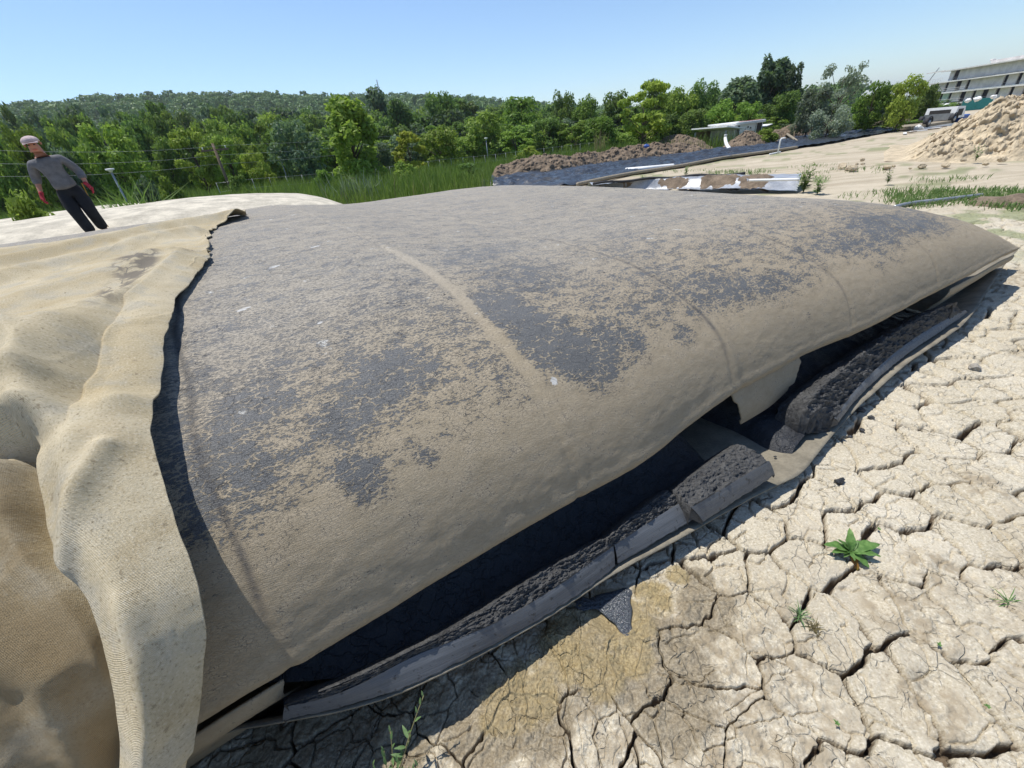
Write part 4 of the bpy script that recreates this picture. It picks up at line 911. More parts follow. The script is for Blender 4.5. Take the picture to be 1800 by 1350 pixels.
# ---------------- neighbouring tubes ----------------
def pillow(name,label,a0,a1,b0,b1,z0,hc,mat,seed):
    a=np.linspace(a0,a1,160); t=np.linspace(0,1,140); A,Tt=np.meshgrid(a,t,indexing='ij')
    th=Tt*math.pi; bc=(b0+b1)/2; hw=(b1-b0)/2; e=np.minimum(1,np.maximum(0,(1-np.abs((A-(a0+a1)/2)/((a1-a0)/2))**5)))**.5
    cs=np.cos(th);sn=np.sin(th); b=bc-hw*np.sign(cs)*np.abs(cs)**.75*(.55+.45*e); z=z0+hc*sn**.66*e
    z=z+.05*fbm(A*.5,b*.5,seed,3)*sn+.012*fbm(A*2,b*2,seed+2,3)*sn
    P=W(A,b,z); org=P[80,0].copy(); org[2]=0
    root=empty(name,org,label,'dewatering tube','full tubes lying behind'); mesh('outer_fabric',(P-org).reshape(-1,3),gridf(160,140),mat,root)
pillow('geotextile_tube','sun bleached whitish dewatering tube the worker stands on',-14,2.9,9.9,16.4,0,1.17,M_WHITEBAG,600)
pillow('geotextile_tube','second whitish dewatering tube, farthest, seen only as a low pale rim',-14,.2,17.0,22.2,0,1.0,M_WHITEBAG,610)
# ---------------- plastic liner ----------------
def strip(name,up,lo,label,cat,mat,z=.03,n=420,m=70,amp=.16,seed=1,zup=.25,zlo=.05,parts=None):
    Pu=polyl(smooth_line([T(*q) for q in up],2),n); Pl=polyl(smooth_line([T(*q) for q in lo],2),n); t=np.linspace(0,1,m)[None,:,None]
    Q=Pl[:,None]*(1-t)+Pu[:,None]*t; X,Y=Q[...,0],Q[...,1]
    # folds run across/along
    wr=np.abs(fbm(X*.55+Y*.3,Y*.9-X*.4,seed,4,.55)); wr2=np.abs(fbm(X*1.6,Y*2.4,seed+2,3)); z_=z+amp*(1-wr*2.2)*.6+amp*.35*(1-2*wr2)
    tt=t[...,0]; Q[...,2]+=np.maximum(z_,.015)*(.35+.65*np.sin(tt*math.pi)**.5)+zup*ss(.8,1,tt)+zlo*ss(.12,0,tt)
    ed=.25*fbm(np.linspace(0,40,n),np.zeros(n),seed+5,3); Q[:,-1,1]+=ed; Q[:,0,1]+=ed[::-1]*.5
    o=mesh(name,Q.reshape(-1,3),gridf(n,m),mat); return tag(o,label,cat)
strip('black_liner',[(846,330),(864,314),(914,311),(980,303),(1044,292),(1125,281),(1183,275),(1247,268),(1278,265),(1366,252),(1403,244),(1464,235),(1525,226),(1600,214),(1640,209)],
 [(850,334),(900,334),(1000,332),(1072,314),(1183,298),(1267,281),(1350,270),(1446,255),(1556,234),(1611,225),(1650,220)],'long wrinkled black plastic liner lying along the earth bank','plastic liner',M_SHEETB,seed=700,amp=.30,zup=.12)
MB_=MB(); P=[T(*q)+[0,0,.09] for q in [(1015,329),(1072,316),(1120,307),(1183,298),(1225,290),(1267,281),(1350,270),(1400,262)]]
tag(MB_.tube(smooth_line(P,2),.07,7).build('drain_hose',M_CLOTH,smooth=True),'dusty grey hose lying along the near edge of the black liner','hose')
tag(MB().tube(smooth_line([T(1100,304)+[0,0,.12],T(1140,303)+[0,0,.16],T(1183,297)+[0,0,.12]],2),.09,7).build('pale_hose',M_WHITE,smooth=True),'short pale hose lying on the black liner in its left part','hose')
tag(MB().tube(smooth_line([T(1272,262)+[0,0,.9],T(1272,262)+[0,0,.6],T(1276,265)+[0,0,.3],T(1285,269)+[0,0,.1]],2),.11,8).build('white_hose',M_WHITE,smooth=True),'white hose bending down from the cabin to the black liner','hose')
tag(MB().tube(smooth_line([T(1362,247)+[0,0,.5],T(1375,246)+[0,0,.55],T(1388,250)+[0,0,.35],T(1400,253)+[0,0,.15]],2),.08,8).build('thin_hose',M_CLOTH,smooth=True),'thin pale hose crossing the soil heap right of the cabin','hose')
r_=empty('white_standpipe',T(1367,270),'small white standpipe with a bent top at the edge of the liner','pipe'); MB().tube([(0,0,-.05),(0,0,.6),(.03,0,.66),(.22,0,.68)],.035,8).build('pipe',M_WHITE,r_,True); MB().tube([(-.6,-.3,.03),(.25,.2,.04)],.04,8).build('base_pipe',M_WHITE,r_,True)
# pale film over a low bank, close behind the tube
def film():
    root=empty('plastic_film',G(1240,334),'pale silvery plastic film spread over a low bank just behind the tube','plastic film'); org=np.array(root.location)
    lo=polyl([G(x,y,.0) for x,y in [(1030,334),(1100,337),(1200,338),(1300,340),(1400,340)]],260); up=polyl([G(x,y,0.22) for x,y in [(1042,331),(1100,325),(1203,318),(1317,314),(1408,310)]],260)
    m=60;t=np.linspace(0,1,m)[None,:,None]; Q=lo[:,None]*(1-t)+up[:,None]*t; X,Y=Q[...,0],Q[...,1]; tt=t[...,0]
    Q[...,2]=.05+.26*ss(0,.55,tt)+.05*np.abs(fbm(X*3,Y*1.3,720,4))+.05*fbm(X*.8,Y*.8,722,3)
    mesh('sheet',(Q-org).reshape(-1,3),gridf(260,m),M_SILV,root)
    b=MB(); b.tube([up[i]-org+np.array([0,0,.12+.02*math.sin(i*.1)]) for i in range(0,200,6)],.035,7); b.build('dark_hem',M_DARK,root,True)
    k=200; b=MB(); b.tube([lo[i]-org+np.array([.15*0,0,.30]) for i in range(215,260,4)],.03,6); b.build('batten',M_WHITE,root,True)
    for (i0,i1,j0,j1,sd_) in ((150,205,1,58,1),(200,235,1,58,2),(100,150,1,40,3),(20,70,1,30,4)):
        sub=Q[i0:i1,j0:j1].copy(); u=np.linspace(-1,1,i1-i0)[:,None];v=np.linspace(-1,1,j1-j0)[None]; q_=.75*fbm(sub[...,0]*3,sub[...,1]*2,740+sd_,4); sub[...,2]+=.07*np.sqrt(np.clip(1.1-u**2-v**2+q_,0,1))+.04*fbm(sub[...,0]*7,sub[...,1]*7,730+sd_,3)-.045
        mesh('soil_patch',(sub-org).reshape(-1,3),gridf(i1-i0,j1-j0),M_DIRT,root)
film()
tag(MB().tube(smooth_line([G(1572,364,.04),G(1600,357,.05),G(1650,352,.05),G(1700,346,.04),G(1725,343,.03)],2),.035,9).build('ground_pipe',M_GREY,smooth=True),'grey pipe lying on the weedy ground beyond the right end of the tube','pipe')
# ---------------- soil heaps ----------------
def heap(name,out_lo,crest,label,mat,seed,depth,cat='soil heap',group=None,lumpy=1.,n=260,m=120,D=None,zoff=0):
    """crest: px points with distance D metres behind; base line px on ground"""
    base=polyl(smooth_line([T(*q)+np.array([0,0,zoff]) for q in out_lo],2),n)
    cr_=[];
    for (x,y) in crest:
        b=base[int(np.argmin([abs(0) for _ in range(1)]))]
        cr_.append((x,y))
    az_=np.arctan2(base[:,0],base[:,1]); o_=np.argsort(az_); base=base[o_]; az_=az_[o_]; rb=np.hypot(base[:,0],base[:,1])
    caz=[];ce=[]
    for x,y in cr_: d=ray(x,y); caz.append(math.atan2(d[0],d[1])); ce.append(d[2]/math.hypot(d[0],d[1]))
    q=np.argsort(caz); ce=np.interp(az_,np.array(caz)[q],np.array(ce)[q])
    t=np.linspace(0,1,m); R_=rb[:,None]+depth*t[None]; X=np.sin(az_)[:,None]*R_; Y=np.cos(az_)[:,None]*R_
    g=zt(X,Y); rc=rb+depth*.45; hc=np.maximum(H+ce*rc-zt(np.sin(az_)*rc,np.cos(az_)*rc),.02)
    prof=np.interp(t,[0,.08,.25,.45,.6,.85,1],[-.06,.2,.66,1,.93,.45,-.06])[None]
    endf=np.minimum(ss(0,.05,np.linspace(0,1,n)),ss(1,.95,np.linspace(0,1,n)))[:,None]
    Z=hc[:,None]*prof
    L=lumpy*np.minimum(1,hc[:,None]/.5)*ss(0,.08,t)[None]*ss(1,.9,t)[None]
    e,cid,eid,mx,my=vor(X*1.5+.5*fbm(X,Y,seed,2),Y*1.5,seed); e2,c2,_,_,_=vor(X*3.6,Y*3.6,seed+1); e5,c5,_,_,_=vor(X*9,Y*9,seed+2)
    Z=Z+L*(.20*fbm(X*.7,Y*.7,seed+3,4,.6)+.10*ss(0,.3,e)*(cid-.35)+.09*ss(0,.25,e2)*(c2-.35)+.07*ss(0,.25,e5)*(c5-.2)+.06*fbm(X*4,Y*4,seed+7,4,.65))
    Z=Z*endf-.06*(1-endf)
    jit=L*(.9*(.14*ss(0,.25,e2)*(c2-.35)+.12*ss(0,.3,e)*(cid-.35))+.06*fbm(X*6,Y*6+Z*5,seed+9,3)); X=X-np.sin(az_)[:,None]*jit; Y=Y-np.cos(az_)[:,None]*jit
    P=np.stack([X,Y,g+Z],-1); org=P[n//2,m//2].copy(); org[2]=g[n//2,m//2]
    o=mesh(name,(P-org).reshape(-1,3),gridf(n,m),mat,loc=org,smooth=True); return tag(o,label,cat,group)
gh='heaps of dug soil'
heap('soil_bank',[(856,322),(900,313),(980,306),(1044,295),(1125,284),(1200,276),(1262,269)],[(858,314),(875,295),(933,278),(1005,274),(1044,269),(1100,260),(1140,254),(1200,256),(1262,266)],'long brown bank of dug earth behind the left part of the black liner',M_DIRT,800,3.2,'soil bank',gh,1.1,420,110)
heap('soil_heap',[(1140,272),(1200,270),(1262,266)],[(1146,262),(1160,250),(1178,237),(1205,235),(1225,243),(1245,256),(1262,264)],'brown soil heap left of the white cabin',M_DIRT,810,4,'soil heap',gh)
heap('soil_heap',[(1262,268),(1310,264),(1390,254)],[(1266,262),(1290,247),(1310,233),(1325,230),(1345,237),(1365,246),(1390,252)],'brown soil heap in front of the white cabin',M_DIRT,820,4,'soil heap',gh)
heap('soil_heap',[(1345,254),(1420,243),(1512,230)],[(1350,240),(1362,228),(1403,217),(1464,213),(1490,212),(1505,219),(1512,226)],'long low brown soil heap right of the white cabin',M_DIRT,830,5,'soil heap',gh)
heap('soil_heap',[(1500,233),(1560,224),(1640,212)],[(1504,225),(1515,214),(1556,203),(1600,202),(1622,197),(1640,208)],'low brown soil heap farthest along the liner, below the bright green tree',M_DIRT,840,6,'soil heap',gh)
heap('pale_soil_heap',[(1545,283),(1600,286),(1660,287),(1800,282),(1960,275),(2150,268)],[(1550,281),(1580,272),(1604,260),(1632,246),(1660,232),(1690,218),(1712,207),(1735,194),(1757,183),(1800,178),(1900,160),(2050,190),(2150,240)],'big heap of pale lumpy soil at the right edge of the photo',M_DIRTL,850,9,'soil heap',gh,1.6,620,300)
heap('clod_ridge',[(1695,362),(1745,366),(1800,368),(1860,366)],[(1700,354),(1725,346),(1760,347),(1790,340),(1830,342),(1860,352)],'low ridge of brown clods near the right edge, beside the grey pipe',M_DIRT,860,.8,'soil ridge',gh,.25,160,70)
r=random.Random(12)
for i in range(16):
    px,py=r.uniform(1470,1790),r.uniform(282,300); s_=r.uniform(.05,.16); lump('clod',px,py,s_,M_DIRTL,'pale soil clod rolled down from the big pale heap','clod',900+i,group='clods at the foot of the pale heap')
# sand heap
heap('sand_heap',[(1630,214),(1660,213),(1695,208)],[(1630,211),(1640,198),(1655,190),(1675,191),(1695,203)],'small heap of yellow sand behind the flatbed trailer',M_SAND,870,5,'sand heap',None,.15,120,60)
# ---------------- poles, lamps, wires, fence ----------------
def pole(px,ytop,D,h,label,arm=True):
    top=at(px,ytop,D); g=float(zt(top[0],top[1])); root=empty('utility_pole',(top[0],top[1],g),label,'utility pole','utility poles in the meadow')
    hh=top[2]-g; MB().tube([(0,0,-.3),(0,0,hh)],[.11,.07],8).build('post',M_WOOD,root,True)
    MB().box((0,0,hh-.35),(1.5,.09,.10),.3).build('crossarm',M_WOOD,root)
    for s_ in (-.62,0,.62): MB().tube([(s_*math.cos(.3),s_*math.sin(.3),hh-.30),(s_*math.cos(.3),s_*math.sin(.3),hh-.16)],[.035,.02],6).build('insulator',M_WHITE,root,True)
    return np.array([top[0],top[1],top[2]-.16])
PP=[at(-260,255,32)]
for a_ in ((373,252,34,0,'thin brown utility pole leaning among the fresh green trees at the left'),(857,214,52,0,'utility pole behind the lamp in the middle of the meadow'),(1001,212,62,0,'utility pole left of the yellowish green tree'),(1308,190,70,0,'utility pole behind the roof of the white cabin')): PP.append(pole(*a_))
PP.append(at(1500,160,90))
for k,s_ in enumerate((-.62,0,.62)):
    P=[]
    for p,q in zip(PP[:-1],PP[1:]):
        for i in range(14):
            t=i/14; v=p*(1-t)+q*t; P.append(v+np.array([s_*.95,s_*.3,-1.1*t*(1-t)*1.2+(s_-.62)*.75]))
    P.append(PP[-1]+np.array([s_*.95,s_*.3,(s_-.62)*.75]))
    tag(MB().tube(P,.005,5).build('overhead_wire',M_GREY,smooth=True),['overhead wire on the left insulators of the utility poles','overhead wire on the middle insulators of the utility poles','overhead wire on the right insulators of the utility poles'][k],'wire','overhead wires across the meadow')
for px,yt,D,lb in [(192,296,27,'street lamp nearest the worker, by the tall reeds'),(492,275,40,'street lamp in front of the very dark bluish tree'),(854,242,46,'street lamp at the middle of the meadow, next to a utility pole'),(972,233,54,'street lamp above the left part of the earth bank'),(1065,225,60,'street lamp left of the yellowish green tree'),
    (1199,213,62,'street lamp right of the yellowish green tree'),(1250,208,62,'street lamp above the gap left of the white cabin'),(1313,203,66,'street lamp directly above the white cabin'),(1349,201,68,'street lamp right of the white cabin'),(1380,198,72,'left of two street lamps standing close together'),(1387,197,78,'right of two street lamps standing close together')]:
    top=at(px,yt,D); g=float(zt(top[0],top[1])); h=top[2]-g; root=empty('street_lamp',(top[0],top[1],g),lb,'street lamp','street lamps along the path')
    MB().tube([(0,0,-.1),(0,0,h-.16)],[.05,.035],8).build('lamp_post',M_GREY,root,True)
    MB().tube([(0,0,h-.16),(0,0,h-.10),(0,0,h-.06),(0,0,h-.01),(0,0,h)],[.05,.08,.17,.16,.04],14).build('lamp_head',M_WHITE,root,True)
# fence
Pf=[T(x,y) for x,y in [(380,334),(450,326),(522,318),(594,311),(680,302),(744,297),(783,292),(867,284),(980,270),(1080,258)]]
Pf=[at(x,y,D) for (x,y),D in zip([(380,322),(450,314),(522,309),(594,302),(680,294),(744,285),(783,280),(867,272),(980,258),(1080,246)],[30,31,32,33,34,35,36,38,42,46])]
F0=empty('wire_fence',[Pf[0][0],Pf[0][1],float(zt(Pf[0][0],Pf[0][1]))],'thin wire fence crossing the meadow grass','fence'); og=np.array(F0.location)
Q=polyl(np.array(Pf),34)
for q in Q:
    g=float(zt(q[0],q[1])); MB().tube([np.array([q[0],q[1],g])-og,q+[0,0,.03]-og],.014,6).build('fence_post',M_GREY,F0,True)
m=MB()
for dz in (0,-.45,-.9): m.tube([q+[0,0,dz]-og for q in Q],.006,5)
m.build('wire_strands',M_GREY,F0,True)
# radio mast on the hill
p=at(662,140,630); g=p[2]-18; root=empty('radio_mast',(p[0],p[1],g),'faint lattice radio mast on the wooded hill skyline','mast'); m=MB()
for sx,sy in ((-1,-1),(1,-1),(1,1),(-1,1)): m.tube([(sx*1.1,sy*1.1,-3),(sx*.25,sy*.25,18)],.16,4)
m.build('legs',M_GREY,root); m=MB()
for i in range(9):
    z0=i*2;z1=z0+2;w0=1.1-.85*(z0+3)/21;w1=1.1-.85*(z1+3)/21
    for s_ in (-1,1): m.tube([(-w0*s_,-w0,z0),(w1*s_,-w1,z1)],.1,4); m.tube([(-w0*s_,w0,z0),(w1*s_,w1,z1)],.1,4)
m.build('bracing',M_GREY,root)
# ---------------- cabin ----------------
def cabin():
    pl=at(1290,232,42);pr=at(1340,222,45); g=float(zt(pl[0],pl[1])); d=(pr-pl)[:2]; L=float(np.linalg.norm(d)); rz=math.atan2(d[1],d[0])
    top=at(1312,216,43.5)[2]; h=top-g
    root=empty('site_cabin',(pl[0],pl[1],g),'white site cabin with a red edged roof and a canopy, behind a soil heap','cabin',rz=rz); Wd=2.3
    MB().box((L/2,Wd/2,h/2),(L,Wd,h),bev=.04).build('body',M_WHITE,root)
    MB().box((L/2,Wd/2,h+.06),(L+.2,Wd+.25,.12),bev=.02).build('roof',M_WHITE,root); MB().box((L*.55,.05,h+.135),(L*.75,.22,.03)).build('red_trim',M_RED,root)
    MB().box((L/2,-.14,h+.02),(L+.2,.04,.16)).build('roof_edge',M_WHITE,root)
    for x,w_,hh in ((.12*L,.38,.8),(.86*L,.75,.85)):
        wq=MB().box((x,-.02,h*.66),(w_,.05,hh)).build('window',M_HOLE,root); m=MB()
        for sx in (-1,1): m.box((x+sx*w_/2,-.05,h*.66),(.05,.03,hh+.05))
        m.box((x,-.05,h*.66+hh/2),(w_,.03,.05)); m.build('window_frame',M_WHITE,wq)
    for x in (.38,.47,.56): MB().box((x*L,-.02,h*.74+(.08 if x==.47 else 0)),(.10,.04,.12)).build('vent',M_HOLE,root)
    # canopy on the left with posts, awning on the right
    MB().box((-1.05,.7,h-.18),(2.3,3.2,.09),M3=Matrix.Rotation(.12,3,'Y')).build('canopy',M_WHITE,root)
    for y in (-.7,2.0): MB().box((-2.0,y,(h-.3)/2),(.09,.09,h-.3)).build('canopy_post',M_GREY,root)
    MB().box((-1.0,2.1,(h-.3)/2),(1.9,.06,h-.3)).build('canopy_back',M_WOOD,root)
    m=MB()
    for i in range(9): m.box((-1.75+i*.17,-.62,.62),(.03,.03,1.1))
    for z in (.1,.4,.75,1.15): m.box((-1.07,-.60,z),(1.5,.03,.03))
    m.build('railing',M_GREY,root)
    MB().box((L+.45,.5,h-.35),(.9,1.6,.06),M3=Matrix.Rotation(-.12,3,'Y')).build('awning',M_WHITE,root)
cabin()
# ---------------- building under construction ----------------
def building():
    D0,D1=225,190
    p0=at(1668,124,D0); zt_=p0[2]; fl=3.05; zb=zt_-4*fl-.4
    p1=at(1900,90,D1); d=(p1-p0)[:2]; L=float(np.linalg.norm(d)); rz=math.atan2(d[1],d[0]); x0=-7.5
    root=empty('concrete_building',(p0[0],p0[1],zb),'unfinished four storey concrete building on the skyline at the right','building',rz=rz); Ht=zt_-zb; Wd=14
    rr=random.Random(4)
    for s_ in range(4):
        z0=s_*fl+(Ht-4*fl); left={0:-7.0,1:-7.0,2:-6.2,3:1.2}[s_]; mat=M_CONCG if s_==0 else M_CONC
        x=left; openings=[]
        for k in range(9):
            ox=left+2.2+k*4.6+rr.uniform(-.5,.5); ow=rr.choice([1.3,1.3,2.2]) if s_<3 else (2.2 if k==0 else 0)
            if s_==3 and k==6: ow=1.8
            if ow and ox+ow<L and not(s_==2 and 3<k<6): openings.append((ox,ow))
        m=MB(); cur=left
        for ox,ow in openings:
            MB().box(((cur+ox)/2,.15,z0+fl/2),(ox-cur,.3,fl-.32)).build('wall',M_CONCG if s_<2 and cur<5 else mat,root); cur=ox+ow
        m.box(((cur+L)/2,.15,z0+fl/2),(L-cur,.3,fl-.32)); m.build('wall',mat if s_ else M_CONCG,root)
        MB().box(((left+L)/2,Wd/2+.4,z0+fl/2),(L-left-.1,Wd-1.2,fl-.34)).build('interior',M_HOLE,root)
        MB().box(((left-1+L)/2,Wd/2-.9,z0+fl-.14),(L-left+1.6,Wd+2.6,.30)).build('floor_slab',M_CONC,root)
        if s_<3:
            m=MB(); 
            for zz in (.55,1.05): m.tube([(left-1.2,-2.1,z0+fl+zz),(left+8 if s_==2 else left+20,-2.1,z0+fl+zz)],.04,5)
            for i in range(8): m.tube([(left-1.2+i*(1.2 if s_==2 else 2.9),-2.1,z0+fl),(left-1.2+i*(1.2 if s_==2 else 2.9),-2.1,z0+fl+1.05)],.04,5)
            m.build('railing',M_CONC,root)
        for i,(ox,ow) in enumerate(openings[:6]):
            mm=MB(); mm.tube([(ox,.0,z0+.9),(ox+ow,.0,z0+.9)],.05,5); mm.tube([(ox,.0,z0+.5),(ox+ow,.0,z0+.5)],.05,5); mm.build('opening_rail',M_GREY,root)
    m=MB().tube([(-6,-1.6,Ht-fl),(-2.6,-1.6,Ht+1.2)],.14,6).build('raking_prop',M_GREY,root,True)
    MB().box((10+L/2,Wd/2,Ht+.45),(L-13,Wd,.7)).build('parapet',M_CONC,root)
    MB().box((-3.6,-1.6,Ht+.05),(8.6,.25,.3)).build('edge_beam',M_CONC,root)
    m=MB().box((14,2,Ht+1.0),(1.1,.9,.5),bev=.08).build('roof_unit',M_CONC,root)
building()
def slab_at(name,x0,y0,x1,y1,D,h,mat,label,cat,th=.06,group=None,ribs=0):
    a=at(x0,y0,D);b=at(x1,y1,D*1.02); d=(b-a)[:2];L=float(np.linalg.norm(d)); root=empty(name,(a[0],a[1],a[2]-h),label,cat,group,math.atan2(d[1],d[0])); sl=(b[2]-a[2])/L
    n=max(2,int(L/2.2)); 
    for i in range(n): MB().box((L*(i+.5)/n,0,h/2+sl*L*(i+.5)/n),(L/n-.03,th,h),bev=.01).build('panel',mat,root)
    for i in range(n+1): MB().box((L*i/n,.06,h/2+sl*L*i/n),(.08,.08,h+.1)).build('post',M_GREY,root)
slab_at('teal_hoarding',1693,178,1748,170,120,1.7,M_TEAL,'teal sheet hoarding in front of the concrete building','fence')
slab_at('blue_hoarding',1588,190,1637,183,110,1.6,M_BLUE,'blue hoarding left of the concrete building below the trees','fence')
# bags and bundles
for i,(x,y,D,s_,mt,lb) in enumerate([(1660,186,100,.9,M_WHITE,'heap of white bags below the concrete building'),(1702,175,118,.55,M_WHITE,'white bag left behind the teal hoarding'),(1718,172,118,.75,M_WHITE,'large white bundle standing behind the teal hoarding'),(1748,169,116,.5,M_WHITE,'white bag at the right end of the teal hoarding'),(1137,255,28,.18,M_BLUE,'blue bag on top of the earth bank'),(1613,226,46,.35,M_WHITE,'white lump of debris beside the end of the liner')]):
    p=at(x,y,D); o=lump('bag',900,900,s_,mt,lb,'bag',60+i,flat=.6,rough=.3); o.location=(p[0],p[1],p[2]-s_*.5)
    if i==5: o.location=T(x,y+2)
# plank debris
rr=random.Random(8)
for i in range(6):
    p=T(1590+i*12,236-i*2.2); m=MB().box((0,0,.05),(1.6*rr.uniform(.6,1),.18,.05),rr.uniform(-.5,.9),bev=.008); tag(m.build('plank',M_WOOD if i%2 else M_WHITE,loc=p),('weathered' if i%2 else 'pale')+' plank lying near the rear of the flatbed trailer','plank','planks on the yard')
# flatbed trailer with a pickup cab beyond
def flatbed():
    a=at(1612,221,46);b=at(1690,206,52); d=(b-a)[:2]; L=float(np.linalg.norm(d)); rz=math.atan2(d[1],d[0]); g=T(1630,231)[2]
    hb=a[2]-g; root=empty('flatbed_truck',(a[0],a[1],g),'pale flatbed truck with a small white and blue cab, half hidden by the big heap','truck',rz=rz)
    MB().box((L*.42,1,hb-.12),(L*.84,2.1,.22),bev=.02).build('deck',M_CLOTH,root)
    MB().box((L*.42,-.03,hb-.30),(L*.84,.06,.22)).build('side_rail',M_WHITE,root)
    MB().box((.06,1,hb-.2),(.1,2,.16),bev=.02).build('tail_board',M_DARK,root)
    for x in (.22*L,.80*L):
        for y in (.05,1.95):
            w_=MB(); w_.tube([(x,y-.14,.30),(x,y+.14,.30)],[.30,.30],24); tw=w_.build('wheel',M_DARK,root,True)
            MB().tube([(x,y-.16,.30),(x,y-.13,.30)],[.15,.16],16).build('rim',M_GREY,tw,True)
        mg=MB(); P=[(x+.38*math.cos(t),-.08,.30+.38*math.sin(t)) for t in np.linspace(0,math.pi,14)]; mg.tube(P,.05,6).build('mudguard',M_DARK,root,True)
    m=MB().box((L*.80,1,hb+.25),(.08,1.8,.45)); m.build('headboard',M_GREY,root)
    xc=L*.97; cab=MB()
    prof=[(-1.0,.3),(1.2,.3),(1.25,hb),(.75,hb+.12),(.35,hb+.85),(-.85,hb+.9),(-1.0,hb+.1)]
    V=[(xc+x,y,z) for y in (.05,1.95) for x,z in prof]; n=len(prof); cab.add(V,[tuple(range(n)),tuple(range(2*n-1,n-1,-1))]+[(i,i+n,(i+1)%n+n,(i+1)%n) for i in range(n)]); cab.build('cab',M_WHITE,root)
    MB().box((xc-.25,.03,hb+.48),(.75,.04,.45),bev=.02).build('side_window',M_HOLE,root); MB().box((xc-1.02,1,hb+.5),(.04,1.3,.45)).build('rear_window',M_HOLE,root)
    MB().box((xc+1.25,1,hb+.0),(1.1,1.9,.5),bev=.06).build('bonnet',M_BLUE,root)
flatbed()
# ---------------- person ----------------
def skinmesh(name,chains,mat,parent,sub=2,root_i=0):
    """chains: list of lists of (x,y,z,r); shared points joined by position"""
    V=[];Rr=[];E_=[];key={}
    def vid(p):
        k=tuple(round(float(c),4) for c in p[:3])
        if k not in key: key[k]=len(V); V.append(k); Rr.append(p[3])
        return key[k]
    for ch in chains:
        ids=[vid(p) for p in ch]
        E_+=[(a,b) for a,b in zip(ids[:-1],ids[1:])]
    me=bpy.data.meshes.new(name); me.from_pydata(V,E_,[]); me.update(); o=bpy.data.objects.new(name,me); link(o,parent)
    md=o.modifiers.new('skin','SKIN'); md.use_smooth_shade=True; md.branch_smoothing=.6
    me.update()
    if not me.skin_vertices: bpy.context.view_layer.update()
    sv_=me.skin_vertices[0].data
    for i,r in enumerate(Rr):
        rr_=r if isinstance(r,tuple) else (r,r); sv_[i].radius=rr_; sv_[i].use_root=(i==root_i)
    ms=o.modifiers.new('sub','SUBSURF'); ms.levels=sub; ms.render_levels=sub
    dg=bpy.context.evaluated_depsgraph_get(); ev=o.evaluated_get(dg); nm=bpy.data.meshes.new_from_object(ev); o.modifiers.clear(); o.data=nm; nm.materials.clear(); nm.materials.append(mat)
    nm.polygons.foreach_set('use_smooth',np.full(len(nm.polygons),True)); return o
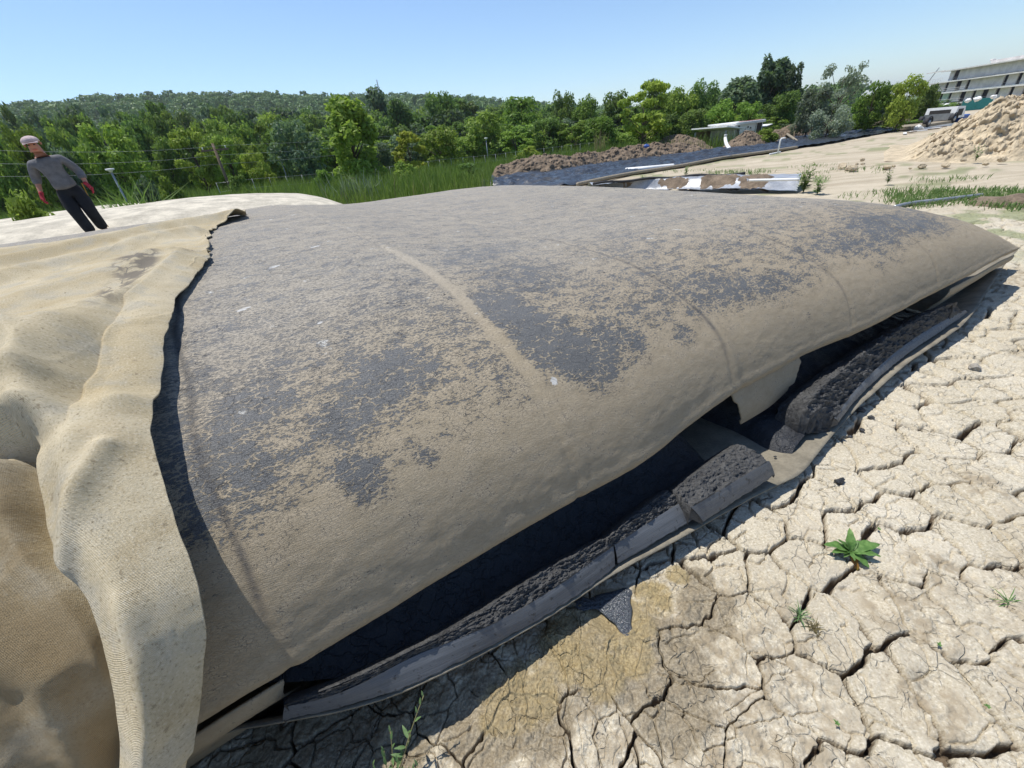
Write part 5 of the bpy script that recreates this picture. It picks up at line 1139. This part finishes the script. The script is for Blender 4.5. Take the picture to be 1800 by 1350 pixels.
def person():
    D=11.68; foot=at(188,425,D); root=empty('person',foot,'person in grey sweatshirt, black trousers, pink cap and red gloves on the whitish tube','person',rz=math.radians(32))
    root.location=(foot[0],foot[1],.80); root.scale=(1.16,1.1,.985); root.rotation_mode='QUATERNION'; root.rotation_quaternion=(Matrix.Rotation(math.radians(7),3,Vector((0,0,1)).cross(Vector((-.75,-.66,0))))@Matrix.Rotation(math.radians(32),3,'Z')).to_quaternion()
    # local frame: x to his left (image right), -y is forward
    hipL=(.09,.0,.90);hipR=(-.09,.0,.90); pel=(0,.0,.95)
    kneeL=(.085,-.10,.50);ankL=(.07,.06,.10);toeL=(.08,-.16,.05)
    kneeR=(-.085,-.16,.51);ankR=(-.075,-.18,.10);toeR=(-.08,-.40,.05)
    sp=(0,-.03,1.12);ch=(0,-.06,1.32);nk=(0,-.09,1.46);hd0=(0,-.125,1.535);hd1=(0,-.14,1.625);hd2=(0,-.13,1.70)
    shL=(.175,-.06,1.40);shR=(-.175,-.06,1.40); elL=(.27,.0,1.14);wrL=(.27,-.12,.92); elR=(-.27,.04,1.15);wrR=(-.32,-.08,.92)
    q=lambda p,r:(*p,r)
    hand=lambda wr,s_: [[q(wr,.026),(wr[0]+s_*.015,wr[1]-.01,wr[2]-.05,.030),(wr[0]+s_*.02,wr[1]-.015,wr[2]-.085,.030)]]
    def fingers(wr,s_,r0_):
        out=[]; pb=(wr[0]+s_*.02,wr[1]-.015,wr[2]-.085)
        for k,(dy,L) in enumerate(((-.030,.070),(-.010,.080),(.010,.075),(.028,.060))):
            b=(pb[0],pb[1]+dy,pb[2]-.012); out.append([(*pb,r0_*2.6),(*b,r0_*1.15),(b[0]-s_*.004,b[1],b[2]-L*.45,r0_),(b[0]-s_*.022,b[1],b[2]-L*.85,r0_*.9)])
        w2=(wr[0]+s_*.015,wr[1]-.01,wr[2]-.05); out.append([(*w2,.030),(w2[0],w2[1]-.045,w2[2]-.012,r0_*1.2),(w2[0]-s_*.008,w2[1]-.062,w2[2]-.045,r0_)])
        return out
    body=[[q(pel,.11),q(sp,.115),q(ch,.135),q(nk,.066),q(hd0,.088),q(hd1,.102),q(hd2,.074)],
      [q(ch,.135),q(shL,.062),q(elL,.043),q(wrL,.027)],[q(ch,.135),q(shR,.062),q(elR,.043),q(wrR,.027)],
      [q(pel,.125),q(hipL,.08),q(kneeL,.062),q(ankL,.042),q(toeL,.034)],[q(pel,.125),q(hipR,.08),q(kneeR,.062),q(ankR,.042),q(toeR,.034)]]
    for wr,s_ in ((wrL,1),(wrR,-1)): body+=hand(wr,s_)+fingers(wr,s_,.0085)
    body+=[[q(hd1,.088),(0,-.225,1.635,.015)]]
    skinmesh('body',body,M_SKIN,root)
    sw=[[(0,-.01,.90,.172),(0,-.025,1.02,.158),(0,-.035,1.16,.15),(0,-.06,1.33,.168),(0,-.085,1.44,.085)],[(0,-.06,1.33,.155),q(shL,.083),q(elL,.062),(.270,-.08,1.00,.058)],[(0,-.06,1.33,.155),q(shR,.083),q(elR,.062),(-.295,-.01,1.055,.060)]]
    skinmesh('sweatshirt',sw,M_SWEAT,root)
    skinmesh('trousers',[[(0,-.01,1.06,.135),(0,0,.94,.16),(.095,0,.82,.128),(.085,-.09,.52,.09),(.07,.03,.14,.08)],[(0,0,.94,.16),(-.095,0,.82,.128),(-.085,-.15,.53,.09),(-.075,-.17,.14,.08)]],M_TROU,root,root_i=1)
    for s_,k,a in ((1,kneeL,(.10,.03,.14)),):
        for dx in (0,.022):
            P=[(.200,.0+dx,.95),(.186,-.01+dx,.84),(.168,-.05+dx,.68),(.150,-.09+dx,.52),(.140,-.03+dx,.34),(.136,.03+dx,.16)]
            MB().tube(smooth_line(P,2),.005,5).build('stripe',M_YEL,root,True)
    for wr,s_ in ((wrL,1),(wrR,-1)):
        skinmesh('glove',[[(wr[0]-s_*.02,wr[1]+.005,wr[2]+.05,.036),q(wr,.034),(wr[0]+s_*.015,wr[1]-.01,wr[2]-.05,.037),(wr[0]+s_*.02,wr[1]-.015,wr[2]-.085,.034)]]+fingers(wr,s_,.0115),M_GLOVE,root)
    for s_ in (1,-1): skinmesh('shoe',[[(.07 if s_>0 else -.075,(.09 if s_>0 else -.14),.05,.05),((.07 if s_>0 else -.078),(-.04 if s_>0 else -.27),.045,.052),((.08 if s_>0 else -.08),(-.17 if s_>0 else -.41),.035,.040)]],M_DARK,root)
    # cap
    bm=bmesh.new(); bmesh.ops.create_uvsphere(bm,u_segments=20,v_segments=12,radius=1); V=[];
    for v in bm.verts: x,y,z=v.co; V.append((x*.106,-.135+y*.120,1.682+max(z,-.12)*.088))
    Fc=[tuple(v.index for v in f.verts) for f in bm.faces]; bm.free(); cap=mesh('cap',V,Fc,M_CAP,root)
    V=[];n=14
    for i in range(n):
        t=math.pi*(i/(n-1)); x=math.cos(t)*.09; y=-.22-math.sin(t)*.085; V+=[(x,-.21,1.672),(x,y,1.660-.010*abs(math.cos(t)))]
    V+=[(v[0],v[1],v[2]-.006) for v in V]; Fc=[(2*i,2*i+1,2*i+3,2*i+2) for i in range(n-1)]; Fc+=[(a+2*n,d+2*n,c+2*n,b+2*n) for a,b,c,d in Fc[:n-1]]+[(2*i+1,2*i+1+2*n,2*i+3+2*n,2*i+3) for i in range(n-1)]
    mesh('brim',V,Fc,M_CAP,cap)
    for s_ in (-1,1):
        MB().tube([(s_*.034-.012,-.236,1.63),(s_*.034+.012,-.236,1.63)],.008,8).build('eye',M_DARK,root,True)
        skinmesh('ear',[[(s_*.088,-.125,1.665,.016),(s_*.095,-.118,1.64,.013),(s_*.088,-.125,1.615,.009)]],M_SKIN,root)
    MB().tube([(-.028,-.215,1.56),(0,-.222,1.558),(.028,-.215,1.56)],.006,6).build('mouth',M_RED,root,True)
person()

# ---------------- haze: thin summer air ----------------
m_=bpy.data.materials.new('haze'); m_.use_nodes=True; t_=m_.node_tree; t_.nodes.clear(); pv=t_.nodes.new('ShaderNodeVolumePrincipled'); pv.inputs['Color'].default_value=(.86,.93,1,1); pv.inputs['Density'].default_value=.00018; pv.inputs['Anisotropy'].default_value=.3
oo=t_.nodes.new('ShaderNodeOutputMaterial'); t_.links.new(pv.outputs[0],oo.inputs['Volume'])
hz_=MB().box((0,0,60),(10400,10400,134)).build('haze',m_); hz_['kind']='stuff'
